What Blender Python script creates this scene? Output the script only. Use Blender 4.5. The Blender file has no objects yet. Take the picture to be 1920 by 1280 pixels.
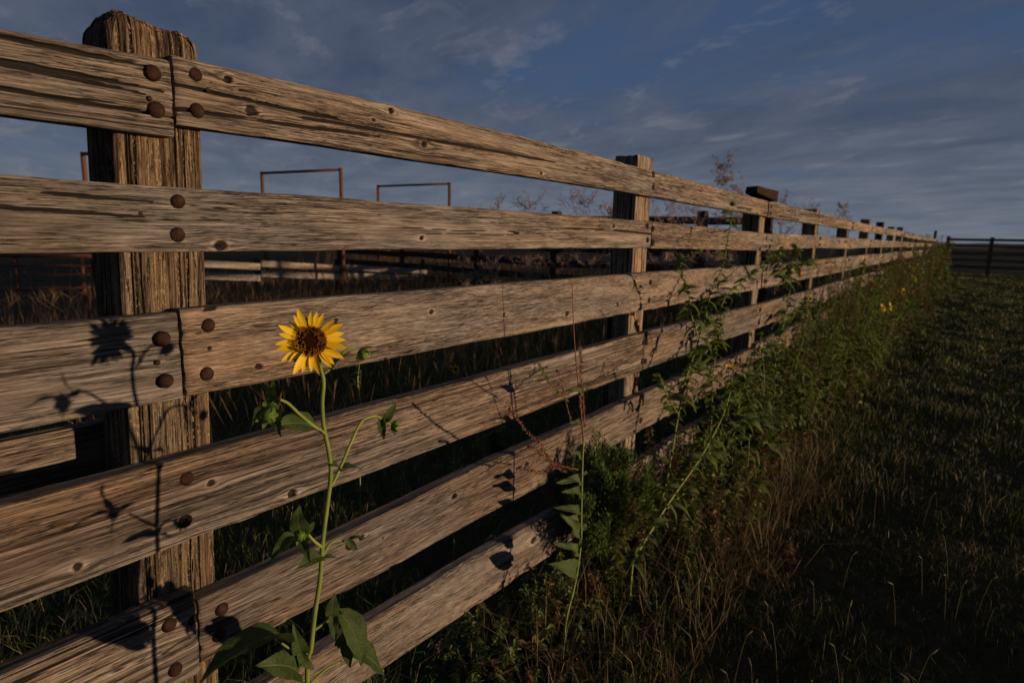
import bpy, math, random
import numpy as np
from mathutils import Vector, Matrix

# ------------------------------------------------------------------ camera
scn = bpy.context.scene
col = scn.collection
YAW, PITCH, ROLL, FPX = 0.62724, 0.17021, 0.022, 1150.0
EYE = Vector((0.0, -1.394, 1.65))
fw = Vector((math.cos(YAW)*math.cos(PITCH), math.sin(YAW)*math.cos(PITCH), -math.sin(PITCH)))
rt = fw.cross(Vector((0, 0, 1))).normalized()
up = rt.cross(fw)
RT = rt*math.cos(ROLL) + up*math.sin(ROLL)
UP = -rt*math.sin(ROLL) + up*math.cos(ROLL)
cd = bpy.data.cameras.new('camera')
cam = bpy.data.objects.new('camera', cd)
col.objects.link(cam)
cam.matrix_world = Matrix(((RT.x, UP.x, -fw.x, EYE.x), (RT.y, UP.y, -fw.y, EYE.y),
                           (RT.z, UP.z, -fw.z, EYE.z), (0, 0, 0, 1)))
cd.sensor_width = 36.0
cd.lens = FPX/1920*36.0
cd.clip_start = 0.05
cd.clip_end = 3000
cd.dof.use_dof = True
cd.dof.focus_distance = 1.6
cd.dof.aperture_fstop = 4.0
scn.camera = cam

# ------------------------------------------------------------------ sky, sun, exposure
SUN_AZ, SUN_EL = math.radians(20), math.radians(3.0)      # azimuth from -Y towards +X
world = bpy.data.worlds.new('World')
scn.world = world
world.use_nodes = True
wn, wl = world.node_tree.nodes, world.node_tree.links
wn.clear()


def node(nt, kind, **kw):
    n = nt.nodes.new(kind)
    for k, v in kw.items():
        setattr(n, k, v)
    return n


def mathn(nt, op, a, b=None, c=None, clamp=False):
    n = nt.nodes.new('ShaderNodeMath')
    n.operation = op
    n.use_clamp = clamp
    for i, v in enumerate((a, b, c)):
        if v is None:
            continue
        if isinstance(v, (int, float)):
            n.inputs[i].default_value = v
        else:
            nt.links.new(v, n.inputs[i])
    return n.outputs[0]


def mixc(nt, fac, a, b, mode='MIX'):
    n = nt.nodes.new('ShaderNodeMix')
    n.data_type = 'RGBA'
    n.blend_type = mode
    for sock, v in ((n.inputs[0], fac), (n.inputs[6], a), (n.inputs[7], b)):
        if isinstance(v, (int, float)):
            sock.default_value = v
        elif isinstance(v, tuple):
            sock.default_value = v if len(v) == 4 else (*v, 1)
        else:
            nt.links.new(v, sock)
    return n.outputs[2]


def ramp(nt, fac, stops):
    n = nt.nodes.new('ShaderNodeValToRGB')
    el = n.color_ramp.elements
    while len(el) < len(stops):
        el.new(0.5)
    for e, (p, c) in zip(el, stops):
        e.position = p
        e.color = c if len(c) == 4 else (*c, 1)
    nt.links.new(fac, n.inputs[0])
    return n.outputs[0]


def noise(nt, vec, scale, detail=4, rough=0.55, dist=0.0):
    n = nt.nodes.new('ShaderNodeTexNoise')
    n.inputs['Scale'].default_value = scale
    n.inputs['Detail'].default_value = detail
    n.inputs['Roughness'].default_value = rough
    n.inputs['Distortion'].default_value = dist
    nt.links.new(vec, n.inputs['Vector'])
    return n.outputs['Fac']


def vmul(nt, vec, xyz, add=None):
    n = nt.nodes.new('ShaderNodeVectorMath')
    n.operation = 'MULTIPLY'
    nt.links.new(vec, n.inputs[0])
    n.inputs[1].default_value = xyz
    o = n.outputs[0]
    if add is not None:
        m = nt.nodes.new('ShaderNodeVectorMath')
        m.operation = 'ADD'
        nt.links.new(o, m.inputs[0])
        m.inputs[1].default_value = add
        o = m.outputs[0]
    return o


wt = world.node_tree
SKY = 0.13
sky = node(wt, 'ShaderNodeTexSky', sky_type='NISHITA', sun_disc=False)
sky.sun_elevation = SUN_EL
sky.sun_rotation = math.pi - SUN_AZ
sky.air_density = 1.0
sky.dust_density = 0.6
sky.ozone_density = 2.5
tc = node(wt, 'ShaderNodeTexCoord')
sep = node(wt, 'ShaderNodeSeparateXYZ')
wl.new(tc.outputs['Generated'], sep.inputs[0])
zz = mathn(wt, 'ADD', mathn(wt, 'MAXIMUM', sep.outputs[2], 0.0), 0.09)
cmb = node(wt, 'ShaderNodeCombineXYZ')
wl.new(mathn(wt, 'DIVIDE', sep.outputs[0], zz), cmb.inputs[0])
wl.new(mathn(wt, 'DIVIDE', sep.outputs[1], zz), cmb.inputs[1])
rotm = node(wt, 'ShaderNodeMapping')
rotm.inputs['Rotation'].default_value = (0, 0, math.radians(28))
wl.new(cmb.outputs[0], rotm.inputs[0])
cv = rotm.outputs[0]
big = noise(wt, vmul(wt, cv, (0.55, 0.32, 1), (3.1, 1.7, 0)), 1.0, 5, 0.52, 0.3)
fine = noise(wt, vmul(wt, cv, (1.5, 0.8, 1), (9.3, 4.4, 0)), 1.6, 6, 0.6, 0.4)
wisp = noise(wt, vmul(wt, cv, (2.2, 1.1, 1), (21.0, 7.7, 0)), 1.5, 6, 0.62, 0.5)
low = mathn(wt, 'SUBTRACT', 1.0, mathn(wt, 'MULTIPLY', mathn(wt, 'MAXIMUM', sep.outputs[2], 0.0), 3.6), clamp=True)
cover = mathn(wt, 'ADD', mathn(wt, 'MULTIPLY', big, 0.75), mathn(wt, 'MULTIPLY', fine, 0.3))
cover = mathn(wt, 'ADD', cover, mathn(wt, 'MULTIPLY', low, 0.10))
mask = ramp(wt, cover, [(0.39, (0, 0, 0)), (0.53, (1, 1, 1))])
bright = ramp(wt, wisp, [(0.55, (0, 0, 0)), (0.74, (1, 1, 1))])
# clear-sky blue between grey-blue cloud sheets; thin pale wisps; a hazy pale belt low down
clear = mixc(wt, 1.0, sky.outputs[0], (0.70, 0.78, 1.15, 1), 'MULTIPLY')
clear = mixc(wt, 0.72, clear, (0.40, 0.66, 1.30, 1))
cloudc = mixc(wt, ramp(wt, fine, [(0.35, (0, 0, 0)), (0.65, (1, 1, 1))]), (0.34, 0.49, 0.82, 1), (0.66, 0.80, 1.16, 1))
c1 = mixc(wt, mathn(wt, 'MULTIPLY', mask, 0.9), clear, cloudc)
c1 = mixc(wt, mathn(wt, 'MULTIPLY', mathn(wt, 'MULTIPLY', low, low), 0.85), c1, mixc(wt, fine, (0.62, 0.86, 1.22, 1), (1.85, 2.02, 2.35, 1)))
c2 = mixc(wt, mathn(wt, 'MULTIPLY', bright, 0.45), c1, (1.7, 1.75, 2.0, 1))
bg = node(wt, 'ShaderNodeBackground')
bg.inputs[1].default_value = SKY
wl.new(c2, bg.inputs[0])
wo = node(wt, 'ShaderNodeOutputWorld')
wl.new(bg.outputs[0], wo.inputs[0])

sd = bpy.data.lights.new('sun', 'SUN')
sd.energy = 5.0
sd.angle = math.radians(0.9)
sd.color = (1.0, 0.715, 0.445)
sun = bpy.data.objects.new('sun', sd)
col.objects.link(sun)
to_sun = Vector((math.sin(SUN_AZ)*math.cos(SUN_EL), -math.cos(SUN_AZ)*math.cos(SUN_EL), math.sin(SUN_EL)))
sun.rotation_euler = to_sun.to_track_quat('Z', 'Y').to_euler()
sun.location = (5, -12, 6)

vs = scn.view_settings
vs.view_transform = 'Standard'
vs.look = 'None'
vs.exposure = 0.0
vs.gamma = 1.0
vs.use_curve_mapping = False
scn.cycles.max_bounces = 6
scn.cycles.transparent_max_bounces = 8

rng = np.random.default_rng(7)
rnd = random.Random(11)


def at(px, py, y):
    """point of the vertical plane y seen at a pixel of the photograph"""
    d = RT*((px-960)/FPX) - UP*((py-640)/FPX) + fw
    return EYE + d*((y-EYE.y)/d.y)


def far(px, py, depth):
    d = RT*((px-960)/FPX) - UP*((py-640)/FPX) + fw
    return EYE + d*depth


# ------------------------------------------------------------------ numpy value noise
def _h(ix, iy, s):
    v = (ix*374761393 + iy*668265263 + s*2147483647) & 0xffffffff
    v = ((v ^ (v >> 13))*1274126177) & 0xffffffff
    return ((v ^ (v >> 16)) & 0xffffff)/16777215.0


def vn(x, y, s=0):
    x = np.asarray(x, float); y = np.asarray(y, float)
    ix = np.floor(x).astype(np.int64); iy = np.floor(y).astype(np.int64)
    fx = x-ix; fy = y-iy
    fx = fx*fx*(3-2*fx); fy = fy*fy*(3-2*fy)
    a = _h(ix, iy, s); b = _h(ix+1, iy, s); c = _h(ix, iy+1, s); d = _h(ix+1, iy+1, s)
    return (a*(1-fx)+b*fx)*(1-fy) + (c*(1-fx)+d*fx)*fy


def fbm(x, y, s=0, o=3):
    t = 0; a = 0.5; n = 0
    for i in range(o):
        t = t + a*vn(x*2**i, y*2**i, s+i*17); n += a; a *= 0.5
    return t/n


def sstep(a, b, x):
    t = np.clip((x-a)/(b-a), 0, 1)
    return t*t*(3-2*t)


# ------------------------------------------------------------------ object helpers
def tag(o, label=None, cat=None, group=None, kind=None):
    if label: o['label'] = label
    if cat: o['category'] = cat
    if group: o['group'] = group
    if kind: o['kind'] = kind
    return o


def empty(name, loc=(0, 0, 0)):
    o = bpy.data.objects.new(name, None)
    o.empty_display_size = 0.1
    o.location = loc
    col.objects.link(o)
    return o


def link(name, me, mat=None, parent=None):
    o = bpy.data.objects.new(name, me)
    col.objects.link(o)
    if mat and not me.materials:
        me.materials.append(mat)
    if parent:
        o.parent = parent
        o.matrix_parent_inverse = Matrix.Identity(4)
        par = parent
        off = Vector((0, 0, 0))
        while par:
            off += par.location
            par = par.parent
        o.location = -off
    return o


class MB:
    def __init__(s):
        s.v = []; s.f = []; s.sm = []; s.t = []

    def add(s, vs, fs, smooth=True, tint=None):
        b = len(s.v)
        s.v += [tuple(p) for p in vs]
        s.f += [tuple(i+b for i in f) for f in fs]
        s.sm += [smooth]*len(fs)
        s.t += [tint or (0.5, 0.5, 0.5, 1)]*len(vs)

    def box(s, c, sx, sy, sz, rot=None, jit=0):
        vs = []
        for x in (-1, 1):
            for y in (-1, 1):
                for z in (-1, 1):
                    p = Vector((x*sx/2, y*sy/2, z*sz/2))
                    if jit: p += Vector([rnd.uniform(-jit, jit) for _ in range(3)])
                    if rot is not None: p = rot @ p
                    vs.append(p+Vector(c))
        s.add(vs, [(0, 1, 3, 2), (4, 6, 7, 5), (0, 4, 5, 1), (2, 3, 7, 6), (0, 2, 6, 4), (1, 5, 7, 3)], False)

    def beam(s, a, b, w, h, upv=(0, 0, 1)):
        a = Vector(a); b = Vector(b); d = (b-a)
        x = d.normalized(); y = Vector(upv).cross(x).normalized(); z = x.cross(y)
        s.box((a+b)/2, d.length, w, h, Matrix((x, y, z)).transposed())

    def tube(s, pts, radii, n=6, tint=None, cap=True):
        pts = [Vector(p) for p in pts]
        vs = []; fs = []
        ref = Vector((0.31, 0.9, 0.2))
        for i, p in enumerate(pts):
            d = (pts[min(i+1, len(pts)-1)]-pts[max(i-1, 0)])
            if d.length < 1e-9: d = Vector((0, 0, 1))
            d.normalize()
            u = d.cross(ref)
            if u.length < 1e-4: u = d.cross(Vector((1, 0, 0)))
            u.normalize(); w = d.cross(u)
            r = radii[i] if hasattr(radii, '__len__') else radii
            for k in range(n):
                a = 2*math.pi*k/n
                vs.append(p+u*(math.cos(a)*r)+w*(math.sin(a)*r))
        for i in range(len(pts)-1):
            for k in range(n):
                k2 = (k+1) % n
                fs.append((i*n+k, i*n+k2, (i+1)*n+k2, (i+1)*n+k))
        if cap:
            fs.append(tuple(range(n-1, -1, -1)))
            fs.append(tuple((len(pts)-1)*n+k for k in range(n)))
        s.add(vs, fs, True, tint)

    def mesh(s, name):
        me = bpy.data.meshes.new(name)
        me.from_pydata(s.v, [], s.f)
        me.polygons.foreach_set('use_smooth', s.sm)
        ca = me.color_attributes.new('tint', 'FLOAT_COLOR', 'POINT')
        ca.data.foreach_set('color', np.array(s.t, np.float32).ravel())
        me.update()
        return me

    def build(s, name, mat, parent=None):
        return link(name, s.mesh(name), mat, parent)


def np_mesh(name, verts, faces_flat, sizes, tint=None, smooth=False):
    me = bpy.data.meshes.new(name)
    me.vertices.add(len(verts))
    me.vertices.foreach_set('co', np.asarray(verts, np.float32).ravel())
    me.loops.add(len(faces_flat))
    me.loops.foreach_set('vertex_index', np.asarray(faces_flat, np.int32))
    me.polygons.add(len(sizes))
    st = np.concatenate([[0], np.cumsum(sizes)[:-1]])
    me.polygons.foreach_set('loop_start', st.astype(np.int32))
    me.polygons.foreach_set('use_smooth', np.full(len(sizes), smooth))
    me.update(calc_edges=True)
    if tint is not None:
        ca = me.color_attributes.new('tint', 'FLOAT_COLOR', 'POINT')
        ca.data.foreach_set('color', np.asarray(tint, np.float32).ravel())
    return me


def smooth_path(pts, n=6):
    """Catmull-Rom through the points"""
    P = [Vector(p) for p in pts]
    out = []
    for i in range(len(P)-1):
        p0 = P[max(i-1, 0)]; p1 = P[i]; p2 = P[i+1]; p3 = P[min(i+2, len(P)-1)]
        for k in range(n):
            t = k/n
            out.append(0.5*((2*p1)+(p2-p0)*t+(2*p0-5*p1+4*p2-p3)*t*t+(3*p1-p0-3*p2+p3)*t**3))
    out.append(P[-1])
    return out


# ------------------------------------------------------------------ materials
def new_mat(name):
    m = bpy.data.materials.new(name)
    m.use_nodes = True
    nt = m.node_tree
    nt.nodes.clear()
    out = nt.nodes.new('ShaderNodeOutputMaterial')
    b = nt.nodes.new('ShaderNodeBsdfPrincipled')
    nt.links.new(b.outputs[0], out.inputs[0])
    return m, nt, b, out


def attr(nt, name):
    a = nt.nodes.new('ShaderNodeAttribute')
    a.attribute_name = name
    return a


def bump(nt, h, strength, dist, prev=None):
    n = nt.nodes.new('ShaderNodeBump')
    n.inputs['Strength'].default_value = strength
    n.inputs['Distance'].default_value = dist
    nt.links.new(h, n.inputs['Height'])
    if prev is not None:
        nt.links.new(prev, n.inputs['Normal'])
    return n.outputs[0]


def wood_mat(name, dark, mid, light, gscale=90.0, speck=False, fine_al=11.0, ring_al=2.4, ring_sc=1.5, wts=(0.62, 0.24, 0.14), hair_off=0.0, bumpd=0.0055, deepgroove=0.0):
    m, nt, b, out = new_mat(name)
    g = attr(nt, 'grain').outputs['Vector']
    sx = nt.nodes.new('ShaderNodeSeparateXYZ')
    nt.links.new(attr(nt, 'marks').outputs['Vector'], sx.inputs[0])
    k, ck, halo = sx.outputs
    fine = noise(nt, vmul(nt, g, (fine_al, gscale*3.6, 7.0)), 1.0, 6, 0.70)
    rings = noise(nt, vmul(nt, g, (ring_al, gscale*ring_sc, 5.0), (4, 9, 2)), 1.0, 4, 0.62, 0.3)
    patch = noise(nt, vmul(nt, g, (5.0, 22.0, 3.0), (1, 5, 7)), 1.0, 5, 0.66)
    f = mathn(nt, 'ADD', mathn(nt, 'MULTIPLY', fine, wts[0]), mathn(nt, 'MULTIPLY', rings, wts[1]))
    f = mathn(nt, 'ADD', f, mathn(nt, 'MULTIPLY', patch, wts[2]))
    c = ramp(nt, f, [(0.36, tuple(x*0.5 for x in dark)), (0.435, dark), (0.495, mid), (0.61, light)])
    hue = noise(nt, vmul(nt, g, (0.9, 4.0, 3.0), (8, 2, 1)), 1.0, 3, 0.5)
    hue = ramp(nt, hue, [(0.35, (0, 0, 0)), (0.65, (1, 1, 1))])
    c = mixc(nt, hue, mixc(nt, 1.0, c, (0.86, 0.95, 1.08, 1), 'MULTIPLY'), mixc(nt, 1.0, c, (1.10, 0.99, 0.90, 1), 'MULTIPLY'))
    # every piece of timber has weathered to a shade of its own
    oi = nt.nodes.new('ShaderNodeObjectInfo')
    own = ramp(nt, oi.outputs['Random'], [(0.0, (0.80, 0.80, 0.82)), (0.35, (1.08, 1.0, 0.92)), (0.65, (0.93, 0.95, 0.98)), (1.0, (1.12, 1.06, 0.98))])
    c = mixc(nt, 1.0, c, own, 'MULTIPLY')
    # long rain stains and silvered streaks
    stain = noise(nt, vmul(nt, g, (1.1, 26.0, 2.0), (13, 4, 8)), 1.0, 3, 0.5)
    c = mixc(nt, ramp(nt, stain, [(0.30, (0.45, 0.45, 0.45)), (0.44, (0, 0, 0))]), c, dark)
    c = mixc(nt, ramp(nt, stain, [(0.58, (0, 0, 0)), (0.72, (0.45, 0.45, 0.45))]), c, light)

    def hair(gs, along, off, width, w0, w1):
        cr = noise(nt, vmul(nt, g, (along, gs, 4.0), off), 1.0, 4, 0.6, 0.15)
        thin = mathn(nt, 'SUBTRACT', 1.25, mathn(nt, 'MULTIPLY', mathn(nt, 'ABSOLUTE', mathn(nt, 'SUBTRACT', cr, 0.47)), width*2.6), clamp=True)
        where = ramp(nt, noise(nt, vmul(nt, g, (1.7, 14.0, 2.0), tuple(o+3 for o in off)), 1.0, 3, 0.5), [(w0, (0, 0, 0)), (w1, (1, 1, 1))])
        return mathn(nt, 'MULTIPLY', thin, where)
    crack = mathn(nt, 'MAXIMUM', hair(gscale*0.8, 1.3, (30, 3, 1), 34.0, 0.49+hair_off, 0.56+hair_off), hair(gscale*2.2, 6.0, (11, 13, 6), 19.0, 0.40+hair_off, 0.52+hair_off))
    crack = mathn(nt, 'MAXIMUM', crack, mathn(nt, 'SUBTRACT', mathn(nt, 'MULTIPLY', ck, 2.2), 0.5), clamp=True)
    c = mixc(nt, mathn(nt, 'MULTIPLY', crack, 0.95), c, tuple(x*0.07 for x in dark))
    if speck:
        s = noise(nt, vmul(nt, g, (170.0, 330.0, 9.0)), 1.0, 2, 0.5)
        sm = ramp(nt, s, [(0.56, (0, 0, 0)), (0.66, (1, 1, 1))])
        sm = mathn(nt, 'MULTIPLY', sm, ramp(nt, rings, [(0.42, (0, 0, 0)), (0.55, (1, 1, 1))]))
        c = mixc(nt, mathn(nt, 'MULTIPLY', sm, 0.55), c, tuple(min(1, x*1.8) for x in light))
    c = mixc(nt, mathn(nt, 'MULTIPLY', halo, 0.20), c, tuple(min(1, x*1.15) for x in light))
    kc = mixc(nt, fine, (0.006, 0.004, 0.003, 1), (0.030, 0.018, 0.012, 1))
    c = mixc(nt, mathn(nt, 'MULTIPLY', k, 1.8, clamp=True), c, kc)
    nt.links.new(c, b.inputs['Base Color'])
    b.inputs['Roughness'].default_value = 0.85
    b.inputs['Specular IOR Level'].default_value = 0.2
    h = mathn(nt, 'SUBTRACT', mathn(nt, 'ADD', fine, mathn(nt, 'MULTIPLY', rings, 0.7)), mathn(nt, 'MULTIPLY', crack, 0.9))
    nt.links.new(bump(nt, h, 1.0, bumpd), b.inputs['Normal'])
    return m


M = {}
BC = ((0.092, 0.070, 0.055), (0.180, 0.141, 0.110), (0.40, 0.328, 0.260))
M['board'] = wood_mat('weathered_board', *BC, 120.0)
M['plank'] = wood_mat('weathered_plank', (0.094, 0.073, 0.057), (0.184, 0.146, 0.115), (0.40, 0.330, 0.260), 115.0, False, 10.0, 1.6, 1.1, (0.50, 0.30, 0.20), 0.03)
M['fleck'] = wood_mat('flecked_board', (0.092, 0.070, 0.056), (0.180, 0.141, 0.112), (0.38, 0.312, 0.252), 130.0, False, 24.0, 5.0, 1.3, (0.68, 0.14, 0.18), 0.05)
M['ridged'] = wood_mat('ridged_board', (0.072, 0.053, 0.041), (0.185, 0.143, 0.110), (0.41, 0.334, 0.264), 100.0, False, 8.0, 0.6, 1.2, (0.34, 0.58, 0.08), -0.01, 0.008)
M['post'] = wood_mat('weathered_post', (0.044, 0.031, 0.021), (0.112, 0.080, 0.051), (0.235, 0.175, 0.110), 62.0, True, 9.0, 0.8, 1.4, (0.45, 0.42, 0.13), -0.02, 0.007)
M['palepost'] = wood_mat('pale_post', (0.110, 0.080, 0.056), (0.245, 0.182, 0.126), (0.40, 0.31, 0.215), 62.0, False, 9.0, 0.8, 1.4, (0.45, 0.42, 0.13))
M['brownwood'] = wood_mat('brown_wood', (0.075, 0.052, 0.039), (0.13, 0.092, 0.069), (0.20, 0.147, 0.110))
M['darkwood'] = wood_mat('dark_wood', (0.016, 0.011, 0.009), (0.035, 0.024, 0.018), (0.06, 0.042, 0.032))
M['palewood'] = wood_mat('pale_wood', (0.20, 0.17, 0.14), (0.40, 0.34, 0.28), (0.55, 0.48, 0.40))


def rust_mat(name, a, b_, rough=0.75, metal=0.2, spec=0.4):
    m, nt, b, out = new_mat(name)
    t = nt.nodes.new('ShaderNodeTexCoord').outputs['Object']
    n = noise(nt, t, 60.0, 5, 0.65)
    n2 = noise(nt, t, 260.0, 3, 0.6)
    nt.links.new(ramp(nt, n, [(0.35, a), (0.68, b_)]), b.inputs['Base Color'])
    b.inputs['Roughness'].default_value = rough
    b.inputs['Metallic'].default_value = metal
    b.inputs['Specular IOR Level'].default_value = spec
    nt.links.new(bump(nt, mathn(nt, 'ADD', n2, n), 0.8, 0.003), b.inputs['Normal'])
    return m


M['bolt'] = rust_mat('rusted_bolt', (0.008, 0.004, 0.003), (0.042, 0.017, 0.009), 0.75, 0.0, 0.15)
M['pipe'] = rust_mat('rusted_pipe', (0.085, 0.032, 0.018), (0.16, 0.06, 0.03), 0.8, 0.1)


def plant_mat(name, lo, hi, transl=0.35, tcol=None, scale=25.0, rough=0.6, spec=0.25, tint=False):
    m, nt, b, out = new_mat(name)
    oi = nt.nodes.new('ShaderNodeObjectInfo')
    t = nt.nodes.new('ShaderNodeTexCoord').outputs['Object']
    n = noise(nt, t, scale, 4, 0.6)
    f = mathn(nt, 'ADD', mathn(nt, 'MULTIPLY', n, 0.7), mathn(nt, 'MULTIPLY', oi.outputs['Random'], 0.3))
    c = ramp(nt, f, [(0.3, lo), (0.75, hi)])
    if tint:
        c = mixc(nt, 1.0, attr(nt, 'tint').outputs['Color'], mixc(nt, n, (0.75, 0.75, 0.75, 1), (1.25, 1.25, 1.25, 1)), 'MULTIPLY')
    nt.links.new(c, b.inputs['Base Color'])
    b.inputs['Roughness'].default_value = rough
    b.inputs['Specular IOR Level'].default_value = spec
    if transl > 0:
        tr = nt.nodes.new('ShaderNodeBsdfTranslucent')
        if tcol:
            nt.links.new(mixc(nt, 1.0, c, tcol, 'MULTIPLY'), tr.inputs[0])
        else:
            nt.links.new(c, tr.inputs[0])
        mx = nt.nodes.new('ShaderNodeMixShader')
        mx.inputs[0].default_value = transl
        nt.links.new(b.outputs[0], mx.inputs[1])
        nt.links.new(tr.outputs[0], mx.inputs[2])
        nt.links.new(mx.outputs[0], out.inputs[0])
    return m


def leaf_mat(name, lo, hi, tl):
    m = plant_mat(name, lo, hi, tl, (1.2, 1.25, 0.6, 1), 7.0)
    nt = m.node_tree
    b = next(n for n in nt.nodes if n.type == 'BSDF_PRINCIPLED')
    tr = next(n for n in nt.nodes if n.type == 'BSDF_TRANSLUCENT')
    old = b.inputs['Base Color'].links[0].from_socket
    t = nt.nodes.new('ShaderNodeTexCoord').outputs['Object']
    sp = nt.nodes.new('ShaderNodeSeparateXYZ')
    nt.links.new(t, sp.inputs[0])
    ay = mathn(nt, 'ABSOLUTE', sp.outputs[1])
    rib = mathn(nt, 'SUBTRACT', 1.0, mathn(nt, 'MULTIPLY', ay, 55.0), clamp=True)
    ph = mathn(nt, 'MULTIPLY', mathn(nt, 'SUBTRACT', sp.outputs[0], mathn(nt, 'MULTIPLY', ay, 0.9)), 44.0)
    side = mathn(nt, 'MULTIPLY', mathn(nt, 'SUBTRACT', mathn(nt, 'SINE', ph), 0.86), 6.0, clamp=True)
    vein = mathn(nt, 'MAXIMUM', rib, mathn(nt, 'MULTIPLY', side, 0.6))
    spot = ramp(nt, noise(nt, t, 14.0, 4, 0.65), [(0.56, (0, 0, 0)), (0.70, (0.5, 0.5, 0.5))])
    c = mixc(nt, mathn(nt, 'MULTIPLY', vein, 0.55), old, (0.12, 0.16, 0.05, 1))
    c = mixc(nt, spot, c, (0.10, 0.085, 0.025, 1))
    nt.links.new(c, b.inputs['Base Color'])
    hh = mathn(nt, 'SUBTRACT', noise(nt, t, 40.0, 3, 0.6), mathn(nt, 'MULTIPLY', vein, 0.8))
    nt.links.new(bump(nt, hh, 0.7, 0.0025), b.inputs['Normal'])
    return m


M['leaf'] = leaf_mat('sunflower_leaf', (0.026, 0.047, 0.010), (0.062, 0.100, 0.022), 0.3)
M['weedleaf'] = leaf_mat('weed_leaf', (0.060, 0.088, 0.018), (0.12, 0.158, 0.040), 0.45)
M['stem'] = plant_mat('green_stem', (0.10, 0.135, 0.025), (0.20, 0.24, 0.05), 0.0)
M['bud'] = plant_mat('green_bud', (0.06, 0.11, 0.015), (0.14, 0.22, 0.03), 0.2)
M['petal'] = plant_mat('yellow_petal', (0.68, 0.40, 0.006), (0.85, 0.58, 0.016), 0.3, (1.1, 1.0, 0.6, 1), 60)
M['disc'] = plant_mat('brown_disc', (0.010, 0.004, 0.002), (0.036, 0.012, 0.004), 0.0, None, 300, 0.9, 0.0)
M['floret'] = plant_mat('orange_floret', (0.06, 0.016, 0.003), (0.62, 0.26, 0.014), 0.0, None, 500, 0.8, 0.05)
M['redstem'] = plant_mat('red_stem', (0.13, 0.045, 0.025), (0.22, 0.085, 0.045), 0.0)
M['seed'] = plant_mat('red_seed', (0.13, 0.058, 0.036), (0.25, 0.125, 0.078), 0.2)
M['dry'] = plant_mat('dry_weed', (0.22, 0.14, 0.115), (0.36, 0.25, 0.20), 0.15)
M['grass'] = plant_mat('grass_blades', (0.04, 0.06, 0.015), (0.08, 0.1, 0.03), 0.3, None, 3.0, 0.6, 0.2, True)
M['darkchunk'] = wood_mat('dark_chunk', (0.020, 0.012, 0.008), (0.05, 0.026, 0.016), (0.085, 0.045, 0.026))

m, nt, b, out = new_mat('soil_and_thatch')
t = nt.nodes.new('ShaderNodeTexCoord').outputs['Object']
n1 = noise(nt, t, 0.35, 4, 0.6)
n2 = noise(nt, t, 9.0, 5, 0.7)
c = mixc(nt, n1, ramp(nt, n2, [(0.3, (0.012, 0.012, 0.006)), (0.7, (0.040, 0.038, 0.016))]),
         ramp(nt, n2, [(0.3, (0.022, 0.017, 0.010)), (0.7, (0.065, 0.052, 0.030))]))
nt.links.new(c, b.inputs['Base Color'])
b.inputs['Roughness'].default_value = 0.95
b.inputs['Specular IOR Level'].default_value = 0.05
nt.links.new(bump(nt, n2, 0.8, 0.03), b.inputs['Normal'])
M['soil'] = m
M['ridge'] = plant_mat('far_brush', (0.02, 0.022, 0.014), (0.035, 0.034, 0.022), 0.0, None, 0.05)

# ------------------------------------------------------------------ ground
gx = np.unique(np.concatenate([np.linspace(-4, 60, 129), [-900, -300, -60, -20, 100, 200, 500, 1200]]))
gy = np.unique(np.concatenate([np.linspace(-12, 30, 85), [-900, -300, -80, -30, 50, 100, 250, 600, 1200]]))
GX, GY = np.meshgrid(gx, gy, indexing='ij')


def ground_z(x, y):
    return (fbm(np.asarray(x)*0.35, np.asarray(y)*0.35, 3, 3)-0.5)*0.10 - 0.02


gz = ground_z(GX, GY)
nx, ny = GX.shape
idx = np.arange(nx*ny).reshape(nx, ny)
q = np.stack([idx[:-1, :-1], idx[1:, :-1], idx[1:, 1:], idx[:-1, 1:]], -1).reshape(-1, 4)
g = link('ground', np_mesh('ground', np.stack([GX, GY, gz], -1).reshape(-1, 3), q.ravel(), np.full(len(q), 4), smooth=True), M['soil'])
g['kind'] = 'structure'


# a low line of brush far off, closing the plain on the horizon
mb = MB()
vs_, fs_ = [], []
N = 160
for i in range(N+1):
    a = math.radians(-30+150*i/N)
    d = 700+60*math.sin(i*0.3)
    h = 3.2+2.0*float(fbm(i*0.4, 0.3, 9, 3))
    for (dd, z) in ((0, -2), (4, h*0.8), (14, h), (40, -2)):
        vs_.append((math.cos(a)*(d+dd), math.sin(a)*(d+dd), z))
for i in range(N):
    for k in range(3):
        fs_.append((i*4+k, i*4+k+1, i*4+4+k+1, i*4+4+k))
mb.add(vs_, fs_)
o = mb.build('hills', M['ridge'])
o['kind'] = 'structure'

# ------------------------------------------------------------------ main fence
EZ = EYE.z
fence = tag(empty('wooden_fence', (0.66, 0.1, 0)), 'long weathered grey brown corral fence of six bolted rails running to the horizon', 'fence')


def strip(P, N, V, F, S, G, K, grain, knot, crack=None):
    """P: (n,m,3) grid appended as smooth quads"""
    n, m_, _ = P.shape
    b0 = sum(len(v) for v in V)
    V.append(P.reshape(-1, 3)); G.append(grain.reshape(-1, 3)); K.append(np.stack([np.clip(knot, 0, 1).reshape(-1), (knot*0 if crack is None else crack).reshape(-1), np.clip(-knot, 0, 1).reshape(-1)], -1))
    ii = np.arange(n*m_).reshape(n, m_)+b0
    qd = np.stack([ii[:-1, :-1], ii[1:, :-1], ii[1:, 1:], ii[:-1, 1:]], -1).reshape(-1, 4)
    F.append(qd)


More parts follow.
